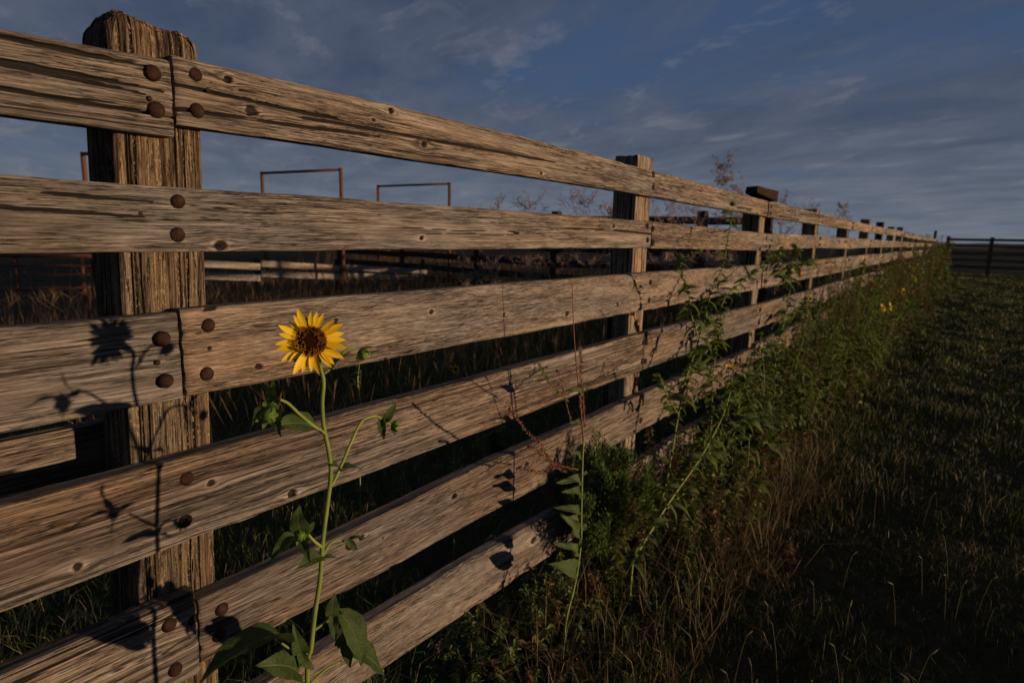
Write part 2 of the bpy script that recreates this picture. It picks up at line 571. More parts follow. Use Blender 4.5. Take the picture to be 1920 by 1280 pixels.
def finish_wood(name, V, F, G, K, mat, parent):
    V = np.concatenate(V); F = np.concatenate(F); G = np.concatenate(G); K = np.concatenate(K)
    me = np_mesh(name, V, F.ravel(), np.full(len(F), 4), smooth=True)
    a = me.attributes.new('grain', 'FLOAT_VECTOR', 'POINT')
    a.data.foreach_set('vector', G.astype(np.float32).ravel())
    a = me.attributes.new('marks', 'FLOAT_VECTOR', 'POINT')
    a.data.foreach_set('vector', K.astype(np.float32).ravel())
    return link(name, me, mat, parent)


def relief(u, v, seed, knots, amp=1.0, deep=0.5):
    """wood surface: returns grain coordinate v', relief depth (m, positive = into the wood), knot mask"""
    vw = v + 0.010*(fbm(u*0.9, v*4, seed+5, 2)-0.5) + 0.03*(vn(u*0.25, v*0+0.5, seed+6)-0.5)
    km = np.zeros_like(u)
    dent = np.zeros_like(u)
    for (ku, kv, r, hole) in knots:
        d2 = ((u-ku)/(3.2*r))**2 + ((v-kv)/(1.7*r))**2
        vw = vw - (v-kv)*0.85*np.exp(-d2)
        asp = 0.95+0.6*float(vn(ku*31, kv*57, 3))
        rr = np.sqrt(((u-ku)/(asp*r))**2+((v-kv)/r)**2)*(1+0.55*(fbm(u*140+ku*9, v*140, 71, 2)-0.5))
        km = np.where(rr < 1.9, sstep(0.95, 0.6, rr)*(1.0 if hole else 0.9)-np.exp(-((rr-1.2)/0.25)**2), km)
        dent = dent - 0.0030*np.exp(-((rr-1.25)/0.3)**2)
        dent = dent + (0.012 if hole else 0.002)*sstep(0.9, 0.5, rr)
    g1 = fbm(u*2.2, vw*150, seed+11, 2)
    g2 = fbm(u*1.1, vw*60, seed+23, 2)
    d = 0.0016*(g1-0.5)+0.0018*(g2-0.5)
    n = fbm(u*0.8, vw*34, seed+41, 3)
    where = sstep(0.60-0.2*deep, 0.80-0.2*deep, fbm(u*0.9, vw*9, seed+57, 2))
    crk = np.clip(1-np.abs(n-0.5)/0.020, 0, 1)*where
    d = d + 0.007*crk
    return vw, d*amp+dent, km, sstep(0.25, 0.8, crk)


board_seed = [100]


def board(x0, x1, xs, tops, bots, res=0, y0=0.0, th=0.047, knots=(), deep=0.5, mat='board', name='board', splits=()):
    board_seed[0] += 7
    sd_ = board_seed[0]
    du, dv = ((0.007, 0.0023), (0.014, 0.005), (0.06, 0.02), (0.25, 0.05))[res]
    n = max(3, int((x1-x0)/du))
    u = np.linspace(x0, x1, n)
    if res == 0:                       # finer rings where the photograph comes close
        parts = []
        for a_, b_, st in ((-9, 0.25, 0.02), (0.25, 1.9, 0.0048), (1.9, 3.4, 0.009), (3.4, 9, 0.016)):
            a_, b_ = max(a_, x0), min(b_, x1)
            if b_ > a_: parts.append(np.linspace(a_, b_, max(2, int((b_-a_)/st)), endpoint=False))
        u = np.concatenate(parts+[[x1]])
    # smooth interpolation of the edge heights
    def curve(vals):
        ug = np.arange(x0-0.4, x1+0.4, 0.02)
        v_ = np.interp(ug, xs, vals)
        ker = np.ones(25)/25
        v_ = np.convolve(np.pad(v_, 12, mode='edge'), ker, 'valid')
        return np.interp(u, ug, v_)
    zt, zb = curve(tops)+EZ, curve(bots)+EZ
    zt = zt+0.005*(fbm(u*3, u*0, sd_+1, 3)-0.5)
    zb = zb+0.005*(fbm(u*3, u*0, sd_+2, 3)-0.5)
    hgt = float(np.mean(zt-zb))
    m_ = max(3, int(hgt/dv))
    w = np.linspace(0, 1, m_)
    U = np.repeat(u[:, None], m_, 1)
    Z = zb[:, None]+(zt-zb)[:, None]*w[None]
    vloc = w[None]*hgt + U*0
    kk = [(kx, (kz-(np.interp(kx, u, zb)))/(np.interp(kx, u, zt)-np.interp(kx, u, zb))*hgt, kr, kh) for (kx, kz, kr, kh) in knots]
    vw, dep, km, ck = relief(U, vloc, sd_, kk, 1.0 if res < 2 else 0.6, deep)
    for (sx0, sx1, sv0, sv1, sdep) in splits:          # long open splits
        line = sv0+(sv1-sv0)*(U-sx0)/(sx1-sx0)+0.004*(fbm(U*5, U*0, sd_+9, 2)-0.5)
        inr = np.minimum(1, 3*sstep(sx0-0.02, sx0+0.05, U)*sstep(sx1+0.02, sx1-0.30, U))
        cl = np.clip(1-np.abs(vloc-line)/(0.0050*(0.35+0.65*inr)), 0, 1)*(inr > 0.02)
        dep = dep+sdep*cl
        ck = np.maximum(ck, sstep(0.1, 0.45, cl)*(inr > 0.02))
    ed = np.minimum(vloc, hgt-vloc)
    rr = 0.006*(0.4+1.2*fbm(U*4, U*0+(vloc > hgt/2), sd_+3, 3))+0.010*sstep(0.66, 0.80, fbm(U*7, U*0+3*(vloc > hgt/2), sd_+13, 2))
    dep = dep+np.where(ed < rr, rr-np.sqrt(np.maximum(rr**2-(rr-ed)**2, 0)), 0)
    endd = np.minimum(U-x0, x1-U)
    dep = dep+0.006*np.exp(-endd/0.005)
    ends = 0.006*(fbm(vloc*40, vloc*0, sd_+4, 2)-0.5)
    U2 = U.copy()
    U2[0] += ends[0]; U2[-1] += ends[-1]*0.6
    bowl = 0.003*(fbm(U*0.8, vloc*6, sd_+8, 2)-0.5)
    Y = y0+dep+bowl
    V, F, G, K = [], [], [], []
    so = np.full_like(U, sd_*0.37)
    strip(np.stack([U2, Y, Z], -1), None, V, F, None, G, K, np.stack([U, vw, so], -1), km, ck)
    # top, back, bottom faces
    def face(ya, yb, za, zb_, k, rev, voff):
        t_ = np.linspace(0, 1, k)
        ya = np.broadcast_to(ya, u.shape); yb = np.broadcast_to(yb, u.shape)
        YY = ya[:, None]+(yb-ya)[:, None]*t_; ZZ = za[:, None]+(zb_-za)[:, None]*t_
        UU = np.repeat(u[:, None], k, 1)
        vv = voff+(np.abs(YY-YY[:, :1])+np.abs(ZZ-ZZ[:, :1]))
        if k > 3 and res < 2:
            ZZ = ZZ + (0.0025*(fbm(UU*3, vv*160, sd_+77, 2)-0.5)*np.sin(np.pi*t_)[None] if rev is not None else 0)
        P = np.stack([UU, YY, ZZ], -1)
        strip(P, None, V, F, None, G, K, np.stack([UU, vv, np.full_like(UU, sd_*0.37)], -1), UU*0)
    kf = 7 if res < 2 else 2
    face(Y[:, -1], y0+th, zt, zt, kf, 1, 0.3)
    face(y0+th, y0+th, zt, zb, kf, None, 0.5)
    face(y0+th, Y[:, 0], zb, zb, kf, 1, 0.8)
    # end faces
    for e, s_ in ((0, -1), (-1, 1)):
        zz_ = Z[e]; xe = U2[e]
        k = 4 if res < 2 else 2
        t_ = np.linspace(0, 1, k)
        YY = Y[e][:, None]*(1-t_)+(y0+th)*t_
        P = np.stack([np.repeat(xe[:, None], k, 1)+0.004*(fbm(zz_[:, None]*120, YY*60, sd_+5, 2)-0.5)*(t_ > 0)*s_, YY, np.repeat(zz_[:, None], k, 1)], -1)
        if e == -1: P = P[:, ::-1]
        gg = np.stack([YY*0+e*3.0+YY*4, np.repeat(vloc[e][:, None], k, 1)*0.6, YY*0+sd_*0.37+50], -1)
        strip(P, None, V, F, None, G, K, gg, YY*0)
    return finish_wood(name, V, F, G, K, M[mat], fence)


def kpt(px, py, rpx, hole=False):
    p = at(px, py, 0)
    d = (p-EYE).dot(fw)
    return (p.x, p.z, rpx*d/FPX, hole)


XP = [-1.78, 0.66, 3.18, 5.64] + [5.64+2.44*k for k in range(1, 17)]      # post centres
XL = len(XP)-1


# domed bolt, shared mesh
def dome(r, h, seg, rings, wash=False):
    b_ = MB()
    vs_, fs_ = [], []
    prof = [(1.0, 0.0), (1.0, 0.10)] + [(math.cos(a*math.pi/2/rings), 0.10+0.9*math.sin(a*math.pi/2/rings)) for a in range(1, rings)]
    for (pr, ph) in prof:
        for k in range(seg):
            a = 2*math.pi*k/seg
            vs_.append((math.cos(a)*pr*r, -ph*h, math.sin(a)*pr*r))
    n_ = len(prof)
    for i in range(n_-1):
        for k in range(seg):
            k2 = (k+1) % seg
            fs_.append((i*seg+k, i*seg+k2, (i+1)*seg+k2, (i+1)*seg+k))
    vs_.append((0, -h, 0))
    for k in range(seg):
        fs_.append(((n_-1)*seg+k, (n_-1)*seg+(k+1) % seg, len(vs_)-1))
    b_.add(vs_, fs_)
    me = b_.mesh('bolt')
    me.materials.append(M['bolt'])
    return me


BOLT = dome(0.0170, 0.013, 18, 5)
BOLT_FAR = dome(0.0175, 0.014, 8, 2)
NAIL = dome(0.0065, 0.005, 8, 2)


def bolt_at(b_, x, z, me, name='bolt', y=0.002):
    o = link(name, me, None, b_)
    o.location = Vector(o.location)+Vector((x, y, z))
    a = rnd.uniform(0, 6.28)
    o.rotation_euler = (rnd.uniform(-0.16, 0.16), a, rnd.uniform(-0.16, 0.16))
    k_ = rnd.uniform(0.9, 1.06)
    o.scale = (k_*rnd.uniform(0.95, 1.05), rnd.uniform(0.65, 1.1), k_)
    return o


def bp(b_, px, py, nail=False):
    p = at(px, py, 0)
    bolt_at(b_, p.x, p.z, NAIL if nail else BOLT, 'nail' if nail else 'bolt')


# --- rows near the camera, edge heights relative to the eye
r1l = board(-1.72, 0.681, [-1.8, 0.4, 0.69], [0.29, 0.333, 0.353], [0.18, 0.191, 0.197], 0, mat='plank', deep=1.0, y0=0.004,
            splits=[(-0.2, 0.66, 0.108, 0.078, 0.020), (0.0, 0.70, 0.052, 0.034, 0.022), (0.1, 0.64, 0.135, 0.116, 0.012), (0.2, 0.62, 0.092, 0.068, 0.010)])
for q_ in ((287, 137), (294, 206)): bp(r1l, *q_)
bp(r1l, 281, 185, True)
r1 = board(0.686, 5.60, [0.69, 1.1, 2.45, 3.16, 5.6], [0.358, 0.368, 0.369, 0.361, 0.338], [0.22, 0.225, 0.230, 0.223, 0.21], 0, mat='plank', deep=0.75,
           knots=[kpt(427, 149, 8, True), kpt(471, 208, 11), kpt(733, 208, 7, True), kpt(795, 271, 7), kpt(700, 225, 4), kpt(1015, 325, 4)],
           splits=[(0.66, 1.15, 0.080, 0.070, 0.012), (0.66, 1.25, 0.030, 0.045, 0.010), (1.0, 2.2, 0.060, 0.07, 0.006)])
for q_ in ((366, 140), (369, 208), (1225, 327), (1225, 352)): bp(r1, *q_)
bp(r1, 390, 168, True)
r2 = board(-1.72, 3.207, [-1.8, 0.37, 1.1, 3.2], [0.08, 0.087, 0.092, 0.096], [-0.049]*4, 0, mat='plank', deep=0.45,
           knots=[kpt(413, 461, 12), kpt(790, 446, 5, True), kpt(1150, 424, 5)], splits=[(0.1, 0.60, 0.092, 0.074, 0.006), (0.44, 0.62, 0.112, 0.106, 0.006), (2.75, 3.3, 0.085, 0.072, 0.012)])
for q_ in ((333, 378), (332, 440), (1214, 424), (1214, 450)): bp(r2, *q_)
bp(r2, 263, 401, True)
r3l = board(-1.72, 0.661, [-1.8, 0.33, 0.67], [-0.19, -0.186, -0.186], [-0.381]*3, 0, mat='board', deep=0.35, y0=0.007, th=0.040)
for q_ in ((305, 635), (311, 714)): bp(r3l, *q_)
bp(r3l, 297, 680, True)
r3 = board(0.666, 5.60, [0.67, 3.2, 5.62], [-0.178, -0.183, -0.198], [-0.379, -0.392, -0.406], 0, mat='fleck', deep=0.3,
           knots=[kpt(628, 602, 6, True), kpt(484, 687, 7), kpt(808, 585, 6), kpt(723, 672, 4), kpt(945, 590, 4), kpt(1063, 588, 6), kpt(1158, 570, 5)])
for q_ in ((390, 610), (388, 701), (1219, 529), (1217, 563)): bp(r3, *q_)
bp(r3, 393, 653, True)
r4 = board(-1.72, 3.195, [-1.8, 0.3, 3.2], [-0.51, -0.518, -0.519], [-0.72, -0.726, -0.737], 0, mat='ridged', deep=0.4,
           knots=[kpt(548, 925, 9, True), kpt(145, 1062, 10), kpt(396, 905, 8)])
for q_ in ((350, 897), (348, 976), (1206, 641), (1204, 677)): bp(r4, *q_)
bp(r4, 292, 956, True)
r5l = board(-1.72, 0.652, [-1.8, 0.3, 0.65], [-0.86, -0.85, -0.858], [-1.07, -1.072, -1.076], 0, mat='ridged', deep=0.4, knots=[kpt(364, 1161, 13)])
for q_ in ((317, 1171), (328, 1254)): bp(r5l, *q_)
r5 = board(0.658, 5.60, [0.665, 1.08, 1.73, 2.24, 3.16, 5.7], [-0.882, -0.885, -0.864, -0.879, -0.874, -0.93], [-1.05, -1.079, -1.079, -1.092, -1.097, -1.14], 0, deep=0.35,
           knots=[kpt(678, 1007, 6, True), kpt(718, 1008, 4, True), kpt(852, 930, 6, True), kpt(790, 938, 3), kpt(988, 870, 6, True)])
for q_ in ((416, 1141), (411, 1190), (1201, 788)): bp(r5, *q_)
r6 = board(-1.72, 3.22, [-1.8, 0.96, 1.74, 2.37, 3.23], [-1.2, -1.216, -1.234, -1.261, -1.288], [-1.4, -1.41, -1.446, -1.468, -1.50], 0, mat='fleck', deep=0.4,
           knots=[kpt(1000, 1012, 8)])
for dz in (-0.05, 0.05): bolt_at(r6, 3.17, EZ-1.39+dz, BOLT)
# the rail on the far side of the near post
rb = board(-1.72, 0.80, [-1.8, 0.8], [-0.46, -0.455], [-0.66, -0.655], 1, y0=0.205, th=0.04, deep=0.35)

FT = [0.338, 0.072, -0.198, -0.544, -0.90, -1.29]
FB = [0.205, -0.074, -0.406, -0.762, -1.11, -1.50]
rows_here = {0: r1, 1: None, 2: r3, 3: None, 4: r5, 5: None}
wob = lambda s: rnd.uniform(-s, s)
# even rows: joints at posts 2, 4, 6 ...; odd rows at posts 3, 5, 7 ...
prevz = {}
for row in range(6):
    i = 2 if row % 2 else 3
    t0 = {1: 0.095, 3: -0.519, 5: -1.29}.get(row, FT[row]); b0 = {1: -0.049, 3: -0.737, 5: -1.50}.get(row, FB[row])
    while i < XL:
        j = min(i+2, XL)
        xs = XP[i:j+1]
        tt = [t0]+[FT[row]+wob(0.012) for _ in xs[1:]]
        hh = [t0-b0]+[FT[row]-FB[row]+wob(0.006) for _ in xs[1:]]
        bb = [a_-h_ for a_, h_ in zip(tt, hh)]
        res = 1 if i <= 3 else 2 if i <= 7 else 3
        bd = board(mat=rnd.choice(['board', 'plank', 'fleck', 'ridged']), x0=xs[0]+0.006+(0.03 if row % 2 and i == 2 else 0), x1=xs[-1]-0.006 if j < XL else xs[-1]+0.11, xs=xs, tops=tt, bots=bb, res=res,
                   deep=rnd.uniform(0.2, 0.7), y0=wob(0.003)+0.002,
                   knots=[(rnd.uniform(xs[0]+0.2, xs[-1]-0.2), EZ+rnd.uniform(bb[0]+0.03, tt[0]-0.03), rnd.uniform(0.012, 0.022), rnd.random() < 0.3) for _ in range(5)] if res < 3 else ())
        for k, x in enumerate(xs):
            if i+k > 9: break
            c = (tt[k]+bb[k])/2; hb = (tt[k]-bb[k])*0.26
            xx = x+(0.045 if k == 0 else -0.045 if k == len(xs)-1 else 0.0)+wob(0.01)
            for dz in (-hb, hb):
                bolt_at(bd, xx, EZ+c+dz+wob(0.005), BOLT if i+k < 4 else BOLT_FAR)
        t0, b0 = tt[-1], bb[-1]
        i = j


# --- posts
def post(x, ztop, w=0.185, dp=0.15, lean=0.0, res=1, eroded=False, zbot=-0.12):
    board_seed[0] += 7
    sd_ = board_seed[0]
    dz, dw = ((0.008, 0.0028), (0.02, 0.008), (0.15, 0.04))[res]
    nz = max(3, int((ztop-zbot)/dz))
    zc = np.linspace(0, 1, nz)
    V, F, G, K = [], [], [], []
    corners = [(-w/2, 0), (w/2, 0), (w/2, dp), (-w/2, dp)]
    nrm = [(0, 1), (-1, 0), (0, -1), (1, 0)]

    def top_of(xl, yl):
        t_ = ztop+xl*0
        if eroded:
            # worn top: a low hump near the near corner, rounded shoulders
            t_ = t_ + 0.012*np.exp(-((xl+0.055)/0.03)**2) - 0.022*sstep(-0.07, -0.10, xl) - 0.012*sstep(0.055, 0.095, xl)
            t_ = t_ + 0.014*(fbm(xl*70+yl*20, yl*50, sd_+2, 3)-0.5) - 0.014*np.maximum(0, 1-yl/0.03) - 0.02*sstep(0.08, 0.15, yl)
        else:
            t_ = t_ + 0.008*(fbm(xl*50, yl*50, sd_+2, 2)-0.5)
        return t_

    def pos(a, z, inn, side):
        # a along the side
        c0, c1 = np.array(corners[side]), np.array(corners[(side+1) % 4])
        n_ = np.array(nrm[side])
        xl = c0[0]+(c1[0]-c0[0])*a+n_[0]*inn; yl = c0[1]+(c1[1]-c0[1])*a+n_[1]*inn
        tz = top_of(xl, yl)
        zz_ = zbot+(tz-zbot)*z
        return np.stack([x+xl+lean*(zz_-1.2), 0.0495+yl, zz_], -1)
    for side in range(4):
        L = w if side % 2 == 0 else dp
        na = max(3, int(L/dw))
        a = np.linspace(0, 1, na)
        A, Zc = np.meshgrid(a, zc, indexing='ij')
        hz = Zc*(ztop-zbot)
        vloc = A*L+side*0.5
        vw, dep, km, ck = relief(hz, vloc, sd_+side, [], 1.1, 0.9 if side == 3 else 0.8)
        if side == 3:
            dep = dep*3.0
        gr_ = random.Random(sd_*5+side)
        for q_ in range(5 if side == 0 else 7):
            ga = gr_.uniform(0.06, 0.94)*L
            z0_, z1_ = gr_.uniform(-0.2, 0.9), gr_.uniform(1.3, 2.3)
            line = ga+0.010*(fbm(hz*1.6, hz*0+q_, sd_+91, 2)-0.5)
            m__ = np.clip(1-np.abs(A*L-line)/gr_.uniform(0.0022, 0.0042), 0, 1)*sstep(z0_, z0_+0.2, hz)*sstep(z1_+0.2, z1_, hz)
            dep = dep+gr_.uniform(0.006, 0.014)*m__
            ck = np.maximum(ck, sstep(0.1, 0.5, m__))
        ed = np.minimum(A*L, L-A*L)
        rr = 0.008
        dep = dep+np.where(ed < rr, rr-np.sqrt(np.maximum(rr**2-(rr-ed)**2, 0)), 0)
        dep = dep+(0.012 if eroded else 0.004)*np.exp(-(1-Zc)*(ztop-zbot)/0.012)
        P = pos(A, Zc, dep, side)
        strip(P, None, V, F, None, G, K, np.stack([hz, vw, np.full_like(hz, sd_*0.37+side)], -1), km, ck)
    # top
    k = (26, 8, 3)[res]
    a = np.linspace(0.04, 0.96, k)
    A, B_ = np.meshgrid(a, a, indexing='ij')
    xl = -w/2+A*w; yl = B_*dp
    zz_ = top_of(xl, yl)-0.003
    if res == 0:
        zz_ = zz_-0.006*np.clip(1-np.abs(fbm(xl*45, yl*12, sd_+9, 2)-0.5)/0.06, 0, 1)
    strip(np.stack([x+xl+lean*(zz_-1.2), 0.0495+yl, zz_], -1), None, V, F, None, G, K, np.stack([xl*3, yl, np.full_like(xl, sd_*0.37+9)], -1), xl*0)
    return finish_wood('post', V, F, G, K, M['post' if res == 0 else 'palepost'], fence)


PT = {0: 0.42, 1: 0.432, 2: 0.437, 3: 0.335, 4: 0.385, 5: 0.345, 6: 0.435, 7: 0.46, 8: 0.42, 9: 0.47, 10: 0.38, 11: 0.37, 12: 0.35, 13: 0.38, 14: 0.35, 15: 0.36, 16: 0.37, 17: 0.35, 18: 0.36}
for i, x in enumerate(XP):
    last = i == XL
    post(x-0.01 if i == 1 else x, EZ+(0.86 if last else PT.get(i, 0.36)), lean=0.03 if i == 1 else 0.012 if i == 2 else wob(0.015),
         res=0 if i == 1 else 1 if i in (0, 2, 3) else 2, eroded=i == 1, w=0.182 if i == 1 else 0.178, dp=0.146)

# block of dark wood lying on the top rail at the third post
c = at(1427, 363, 0.06)
mb = MB()
rot = Matrix.Rotation(math.radians(-28), 3, 'Z') @ Matrix.Rotation(math.radians(7), 3, 'Y')
nxs = 14
V, F, G, K = [], [], [], []
L_, W_, H_ = 0.235, 0.15, 0.075
for side in range(4):
    u_ = np.linspace(-L_/2, L_/2, 24); a = np.linspace(0, 1, 8)
    U, A = np.meshgrid(u_, a, indexing='ij')
    cs = [(-W_/2, -H_/2), (W_/2, -H_/2), (W_/2*0.9, H_/2), (-W_/2*0.9, H_/2)]
    c0, c1 = cs[side], cs[(side+1) % 4]
    n_ = 0.012*(fbm(U*9, A*3+side, 51, 3)-0.5)
    Y = c0[0]+(c1[0]-c0[0])*A; Z = c0[1]+(c1[1]-c0[1])*A
    Y = Y*(1+n_*9)*(1.0+0.25*U/L_); Z = Z*(1+n_*9)*(0.95+0.45*U/L_)-0.02*(U/L_)
    strip(np.stack([U, Y, Z], -1), None, V, F, None, G, K, np.stack([U, A*0.12+side, U*0+3.3], -1), U*0)
for e in (-1, 1):
    A, B_ = np.meshgrid(np.linspace(-1, 1, 6), np.linspace(-1, 1, 6), indexing='ij')
    Y = A*W_/2*(0.95-0.05*B_)*0.98*(1+0.125*e); Z = B_*H_/2*0.98*(0.95+0.225*e)-0.02*(e/2)
    strip(np.stack([A*0+e*L_/2+0.006*(fbm(A*3, B_*3, 60, 2)-0.5), Y, Z], -1), None, V, F, None, G, K, np.stack([Y*3, Z, A*0+8.1], -1), A*0)
V = [np.array([list(rot @ Vector(p)+c) for p in np.concatenate(V)])]
wb = finish_wood('wood_block', V, F, G, K, M['darkchunk'], None)
zmin = min(v.co.z for v in wb.data.vertices)
sh = EZ+0.338-zmin-0.004
for v in wb.data.vertices: v.co.z += sh
tag(wb, 'dark brown chunk of wood lying loose on top of the third post', 'wood block')

exec_after = []

# ------------------------------------------------------------------ structures beyond the fence
def gateway(pl, dl, pr, dr, label):
    """rusty pipe goal: two posts and a crossbar; pixel and distance of the two top corners"""
    a, b_ = far(*pl, dl), far(*pr, dr)
    root = tag(empty('pipe_gateway', ((a.x+b_.x)/2, (a.y+b_.y)/2, 0)), label, 'pipe frame', 'rusty pipe frames in the pens')
    for p in (a, b_):
        t_ = MB(); t_.tube([(p.x, p.y, -0.1), (p.x, p.y, p.z)], 0.048, 10); t_.build('post', M['pipe'], root)
    t_ = MB(); t_.tube([a-Vector((0, 0, 0.04)), b_-Vector((0, 0, 0.04))], 0.036, 8); t_.build('crossbar', M['pipe'], root)


gateway((491, 322), 16.5, (639, 315), 15.1, 'larger and middle rusty pipe frame, standing left of the similar farther one')
gateway((709, 347), 20.2, (843, 342), 18.5, 'farthest and smallest rusty pipe frame, right of the larger one')
gateway((155, 285), 13.0, (330, 278), 11.9, 'nearest rusty pipe frame, mostly hidden behind the big near fence post')

# rusty pipe gate panel at far left
root = tag(empty('pipe_gate', far(80, 560, 12.0)), 'low rusty pipe gate with two long bars, seen left of the big post', 'gate')
for (y0_, y1_, r_) in ((478, 480, 0.042), (497, 498, 0.02), (516, 515, 0.02), (545, 538, 0.036)):
    t_ = MB(); t_.tube([far(-60, y0_, 12.0), far(168, y1_, 11.2)], r_, 8); t_.build('rail', M['pipe'], root)
for (px, d_) in ((-40, 11.93), (28, 11.69), (152, 11.26)):
    a = far(px, 476, d_); b_ = far(px, 548, d_)
    t_ = MB(); t_.tube([a, (a.x, a.y, b_.z-(0.5 if px != 28 else 0))], 0.034, 8); t_.build('upright', M['pipe'], root)


def wood_piece(name, a, b_, h, th, mat, parent):
    t_ = MB(); t_.beam(a, b_, th, h)
    me = t_.mesh(name)
    n_ = len(me.vertices)
    co = np.zeros(n_*3, np.float32); me.vertices.foreach_get('co', co); co = co.reshape(-1, 3)
    gr = np.stack([co[:, 0]+co[:, 1], co[:, 2], np.full(n_, rnd.uniform(0, 99))], -1)
    at_ = me.attributes.new('grain', 'FLOAT_VECTOR', 'POINT'); at_.data.foreach_set('vector', gr.astype(np.float32).ravel())
    return link(name, me, M[mat], parent)


# pale plank fence in the middle distance
root = tag(empty('plank_fence', far(560, 560, 15.5)), 'low pale plank fence in the pens, seen between the second and third rails', 'fence')
ends = [((300, 12.8), (488, 14.3)), ((490, 14.3), (636, 16.5)), ((640, 16.5), (800, 19.5))]
for k, ((p0, d0), (p1, d1)) in enumerate(ends):
    for row, (ya, yb) in enumerate((((490, 500), (494, 503), (501, 509))[k], ((514, 521), (513, 519), (516, 521))[k])):
        a, b_ = far(p0, ya if row else ya, d0), far(p1, yb, d1)
        wood_piece('rail', a, b_, 0.15, 0.04, 'palewood', root)
for (p, d_) in ((300, 12.85), (489, 14.38), (638, 16.58), (800, 19.6)):
    q_ = far(p, 486, d_)
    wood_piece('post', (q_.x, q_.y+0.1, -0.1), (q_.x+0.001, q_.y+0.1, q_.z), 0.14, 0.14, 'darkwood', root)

# dark board corral fence behind, its top rail seen right of the second post
root = tag(empty('corral_fence', far(1200, 560, 14)), 'dark board corral fence across the pens behind the long fence', 'fence')
pts = [(640, 22.0), (760, 19.6), (900, 17.2), (1045, 15.4), (1190, 14.3), (1318, 13.7), (1440, 13.3)]
PP = []
for (px, d_) in pts:
    q_ = far(px, 460, d_); PP.append(Vector((q_.x, q_.y, 0)))
for i in range(len(PP)):
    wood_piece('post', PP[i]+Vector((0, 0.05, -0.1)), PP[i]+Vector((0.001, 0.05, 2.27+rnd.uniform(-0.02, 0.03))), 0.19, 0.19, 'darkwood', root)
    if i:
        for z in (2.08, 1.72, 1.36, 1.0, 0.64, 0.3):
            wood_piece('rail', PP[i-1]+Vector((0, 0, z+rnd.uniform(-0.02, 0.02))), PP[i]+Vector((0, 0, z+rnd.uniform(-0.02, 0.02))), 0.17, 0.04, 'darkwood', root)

# cross fence closing the paddock at the far end
xe = XP[-1]+0.5
root = tag(empty('rail_fence', (xe, -3, 0)), 'dark distant rail fence running right from the far end of the long fence', 'fence')
ys = [-0.55, -2.6, -5.1, -7.6, -10.1, -12.6]
for i, y in enumerate(ys):
    if i == 0:
        t_ = MB(); t_.tube([(xe, y, -0.1), (xe, y, 2.2)], 0.11, 10); t_.build('gate_post', M['pipe'], root)
    else:
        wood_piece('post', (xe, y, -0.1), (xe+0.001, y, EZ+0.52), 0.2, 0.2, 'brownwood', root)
    if i:
        for z, h in ((0.36, 0.15), (0.0, 0.14), (-0.42, 0.22), (-0.80, 0.16), (-1.2, 0.18)):
            wood_piece('rail', (xe-0.12, ys[i-1]-0.01, EZ+z), (xe-0.12, y+0.01, EZ+z+rnd.uniform(-0.03, 0.03)), h, 0.05, 'brownwood', root)


# ------------------------------------------------------------------ plant pieces
def leaf_mesh(seed, wide=0.62, fold=0.25, droop=0.35, wavy=0.05, n=12, m_=5, heart=True):
    r_ = random.Random(seed)
    vs_, fs_ = [], []
    tw = r_.uniform(-0.35, 0.35)
    for i in range(n+1):
        t_ = i/n
        if heart:
            w = wide*0.5*1.95*(t_+0.004)**0.48*(1-t_)**0.98
        else:
            w = wide*0.5*math.sin(math.pi*(0.05+0.95*t_)**0.8)
        w = max(w, 0.002)*(1+(0.035 if i % 2 else -0.03)*(0.15 < t_ < 0.95))
        zc = 0.14*math.sin(t_*1.6)-droop*t_*t_
        for j in range(m_):
            s_ = (j/(m_-1))*2-1
            y = s_*w
            z = zc+abs(s_)*w*fold*2-0.25*abs(s_)**2*w+wavy*math.sin(t_*11+s_*2.3+seed)*abs(s_)*0.6
            a = tw*t_
            vs_.append((t_-(0.10*abs(s_)**2*(1-t_)**3 if heart else 0), y*math.cos(a)-z*math.sin(a)*0.3, z+y*math.sin(a)))
    for i in range(n):
        for j in range(m_-1):
            fs_.append((i*m_+j, (i+1)*m_+j, (i+1)*m_+j+1, i*m_+j+1))
    b_ = MB(); b_.add(vs_, fs_)
    me = b_.mesh('leaf')
    me.materials.append(M['leaf'])
    return me


LEAF = [leaf_mesh(1), leaf_mesh(2, 0.55, 0.3, 0.5), leaf_mesh(3, 0.7, 0.15, 0.25, 0.07), leaf_mesh(4, 0.5, 0.4, 0.7)]
WLEAF = []
for me_ in LEAF:
    w_ = me_.copy(); w_.materials.clear(); w_.materials.append(M['weedleaf']); WLEAF.append(w_)
LANCE = [leaf_mesh(11, 0.24, 0.3, 0.3, 0.09, heart=False), leaf_mesh(12, 0.27, 0.2, 0.6, 0.13, heart=False)]


def orient(base, d, upv, length):
    x = Vector(d).normalized()
    y = Vector(upv).cross(x)
    if y.length < 1e-3: y = Vector((0, 1, 0.2)).cross(x)
    y.normalize(); z = x.cross(y)
    mtx = Matrix((x, y, z)).transposed().to_4x4()
    return Matrix.Translation(base) @ mtx @ Matrix.Diagonal((length, length, length, 1))


def place(name, me, mtx, parent):
    o = bpy.data.objects.new(name, me)
    col.objects.link(o)
    o.parent = parent
    off = Vector((0, 0, 0)); p = parent
    while p:
        off += p.matrix_basis.to_translation(); p = p.parent
    o.matrix_basis = Matrix.Translation(-off) @ mtx
    return o


def add_leaf(root, base, tip, kind=None, upv=None, petiole=0.0, mesh=None):
    base = Vector(base); tip = Vector(tip)
    d = tip-base
    L = d.length
    upv = Vector(upv) if upv else Vector((0, 0, 1))+Vector((rnd.uniform(-0.5, 0.5), rnd.uniform(-0.9, 0.1), 0))
    me = mesh or LEAF[kind if kind is not None else rnd.randrange(4)]
    return place('leaf', me, orient(base, d, upv, L), root)


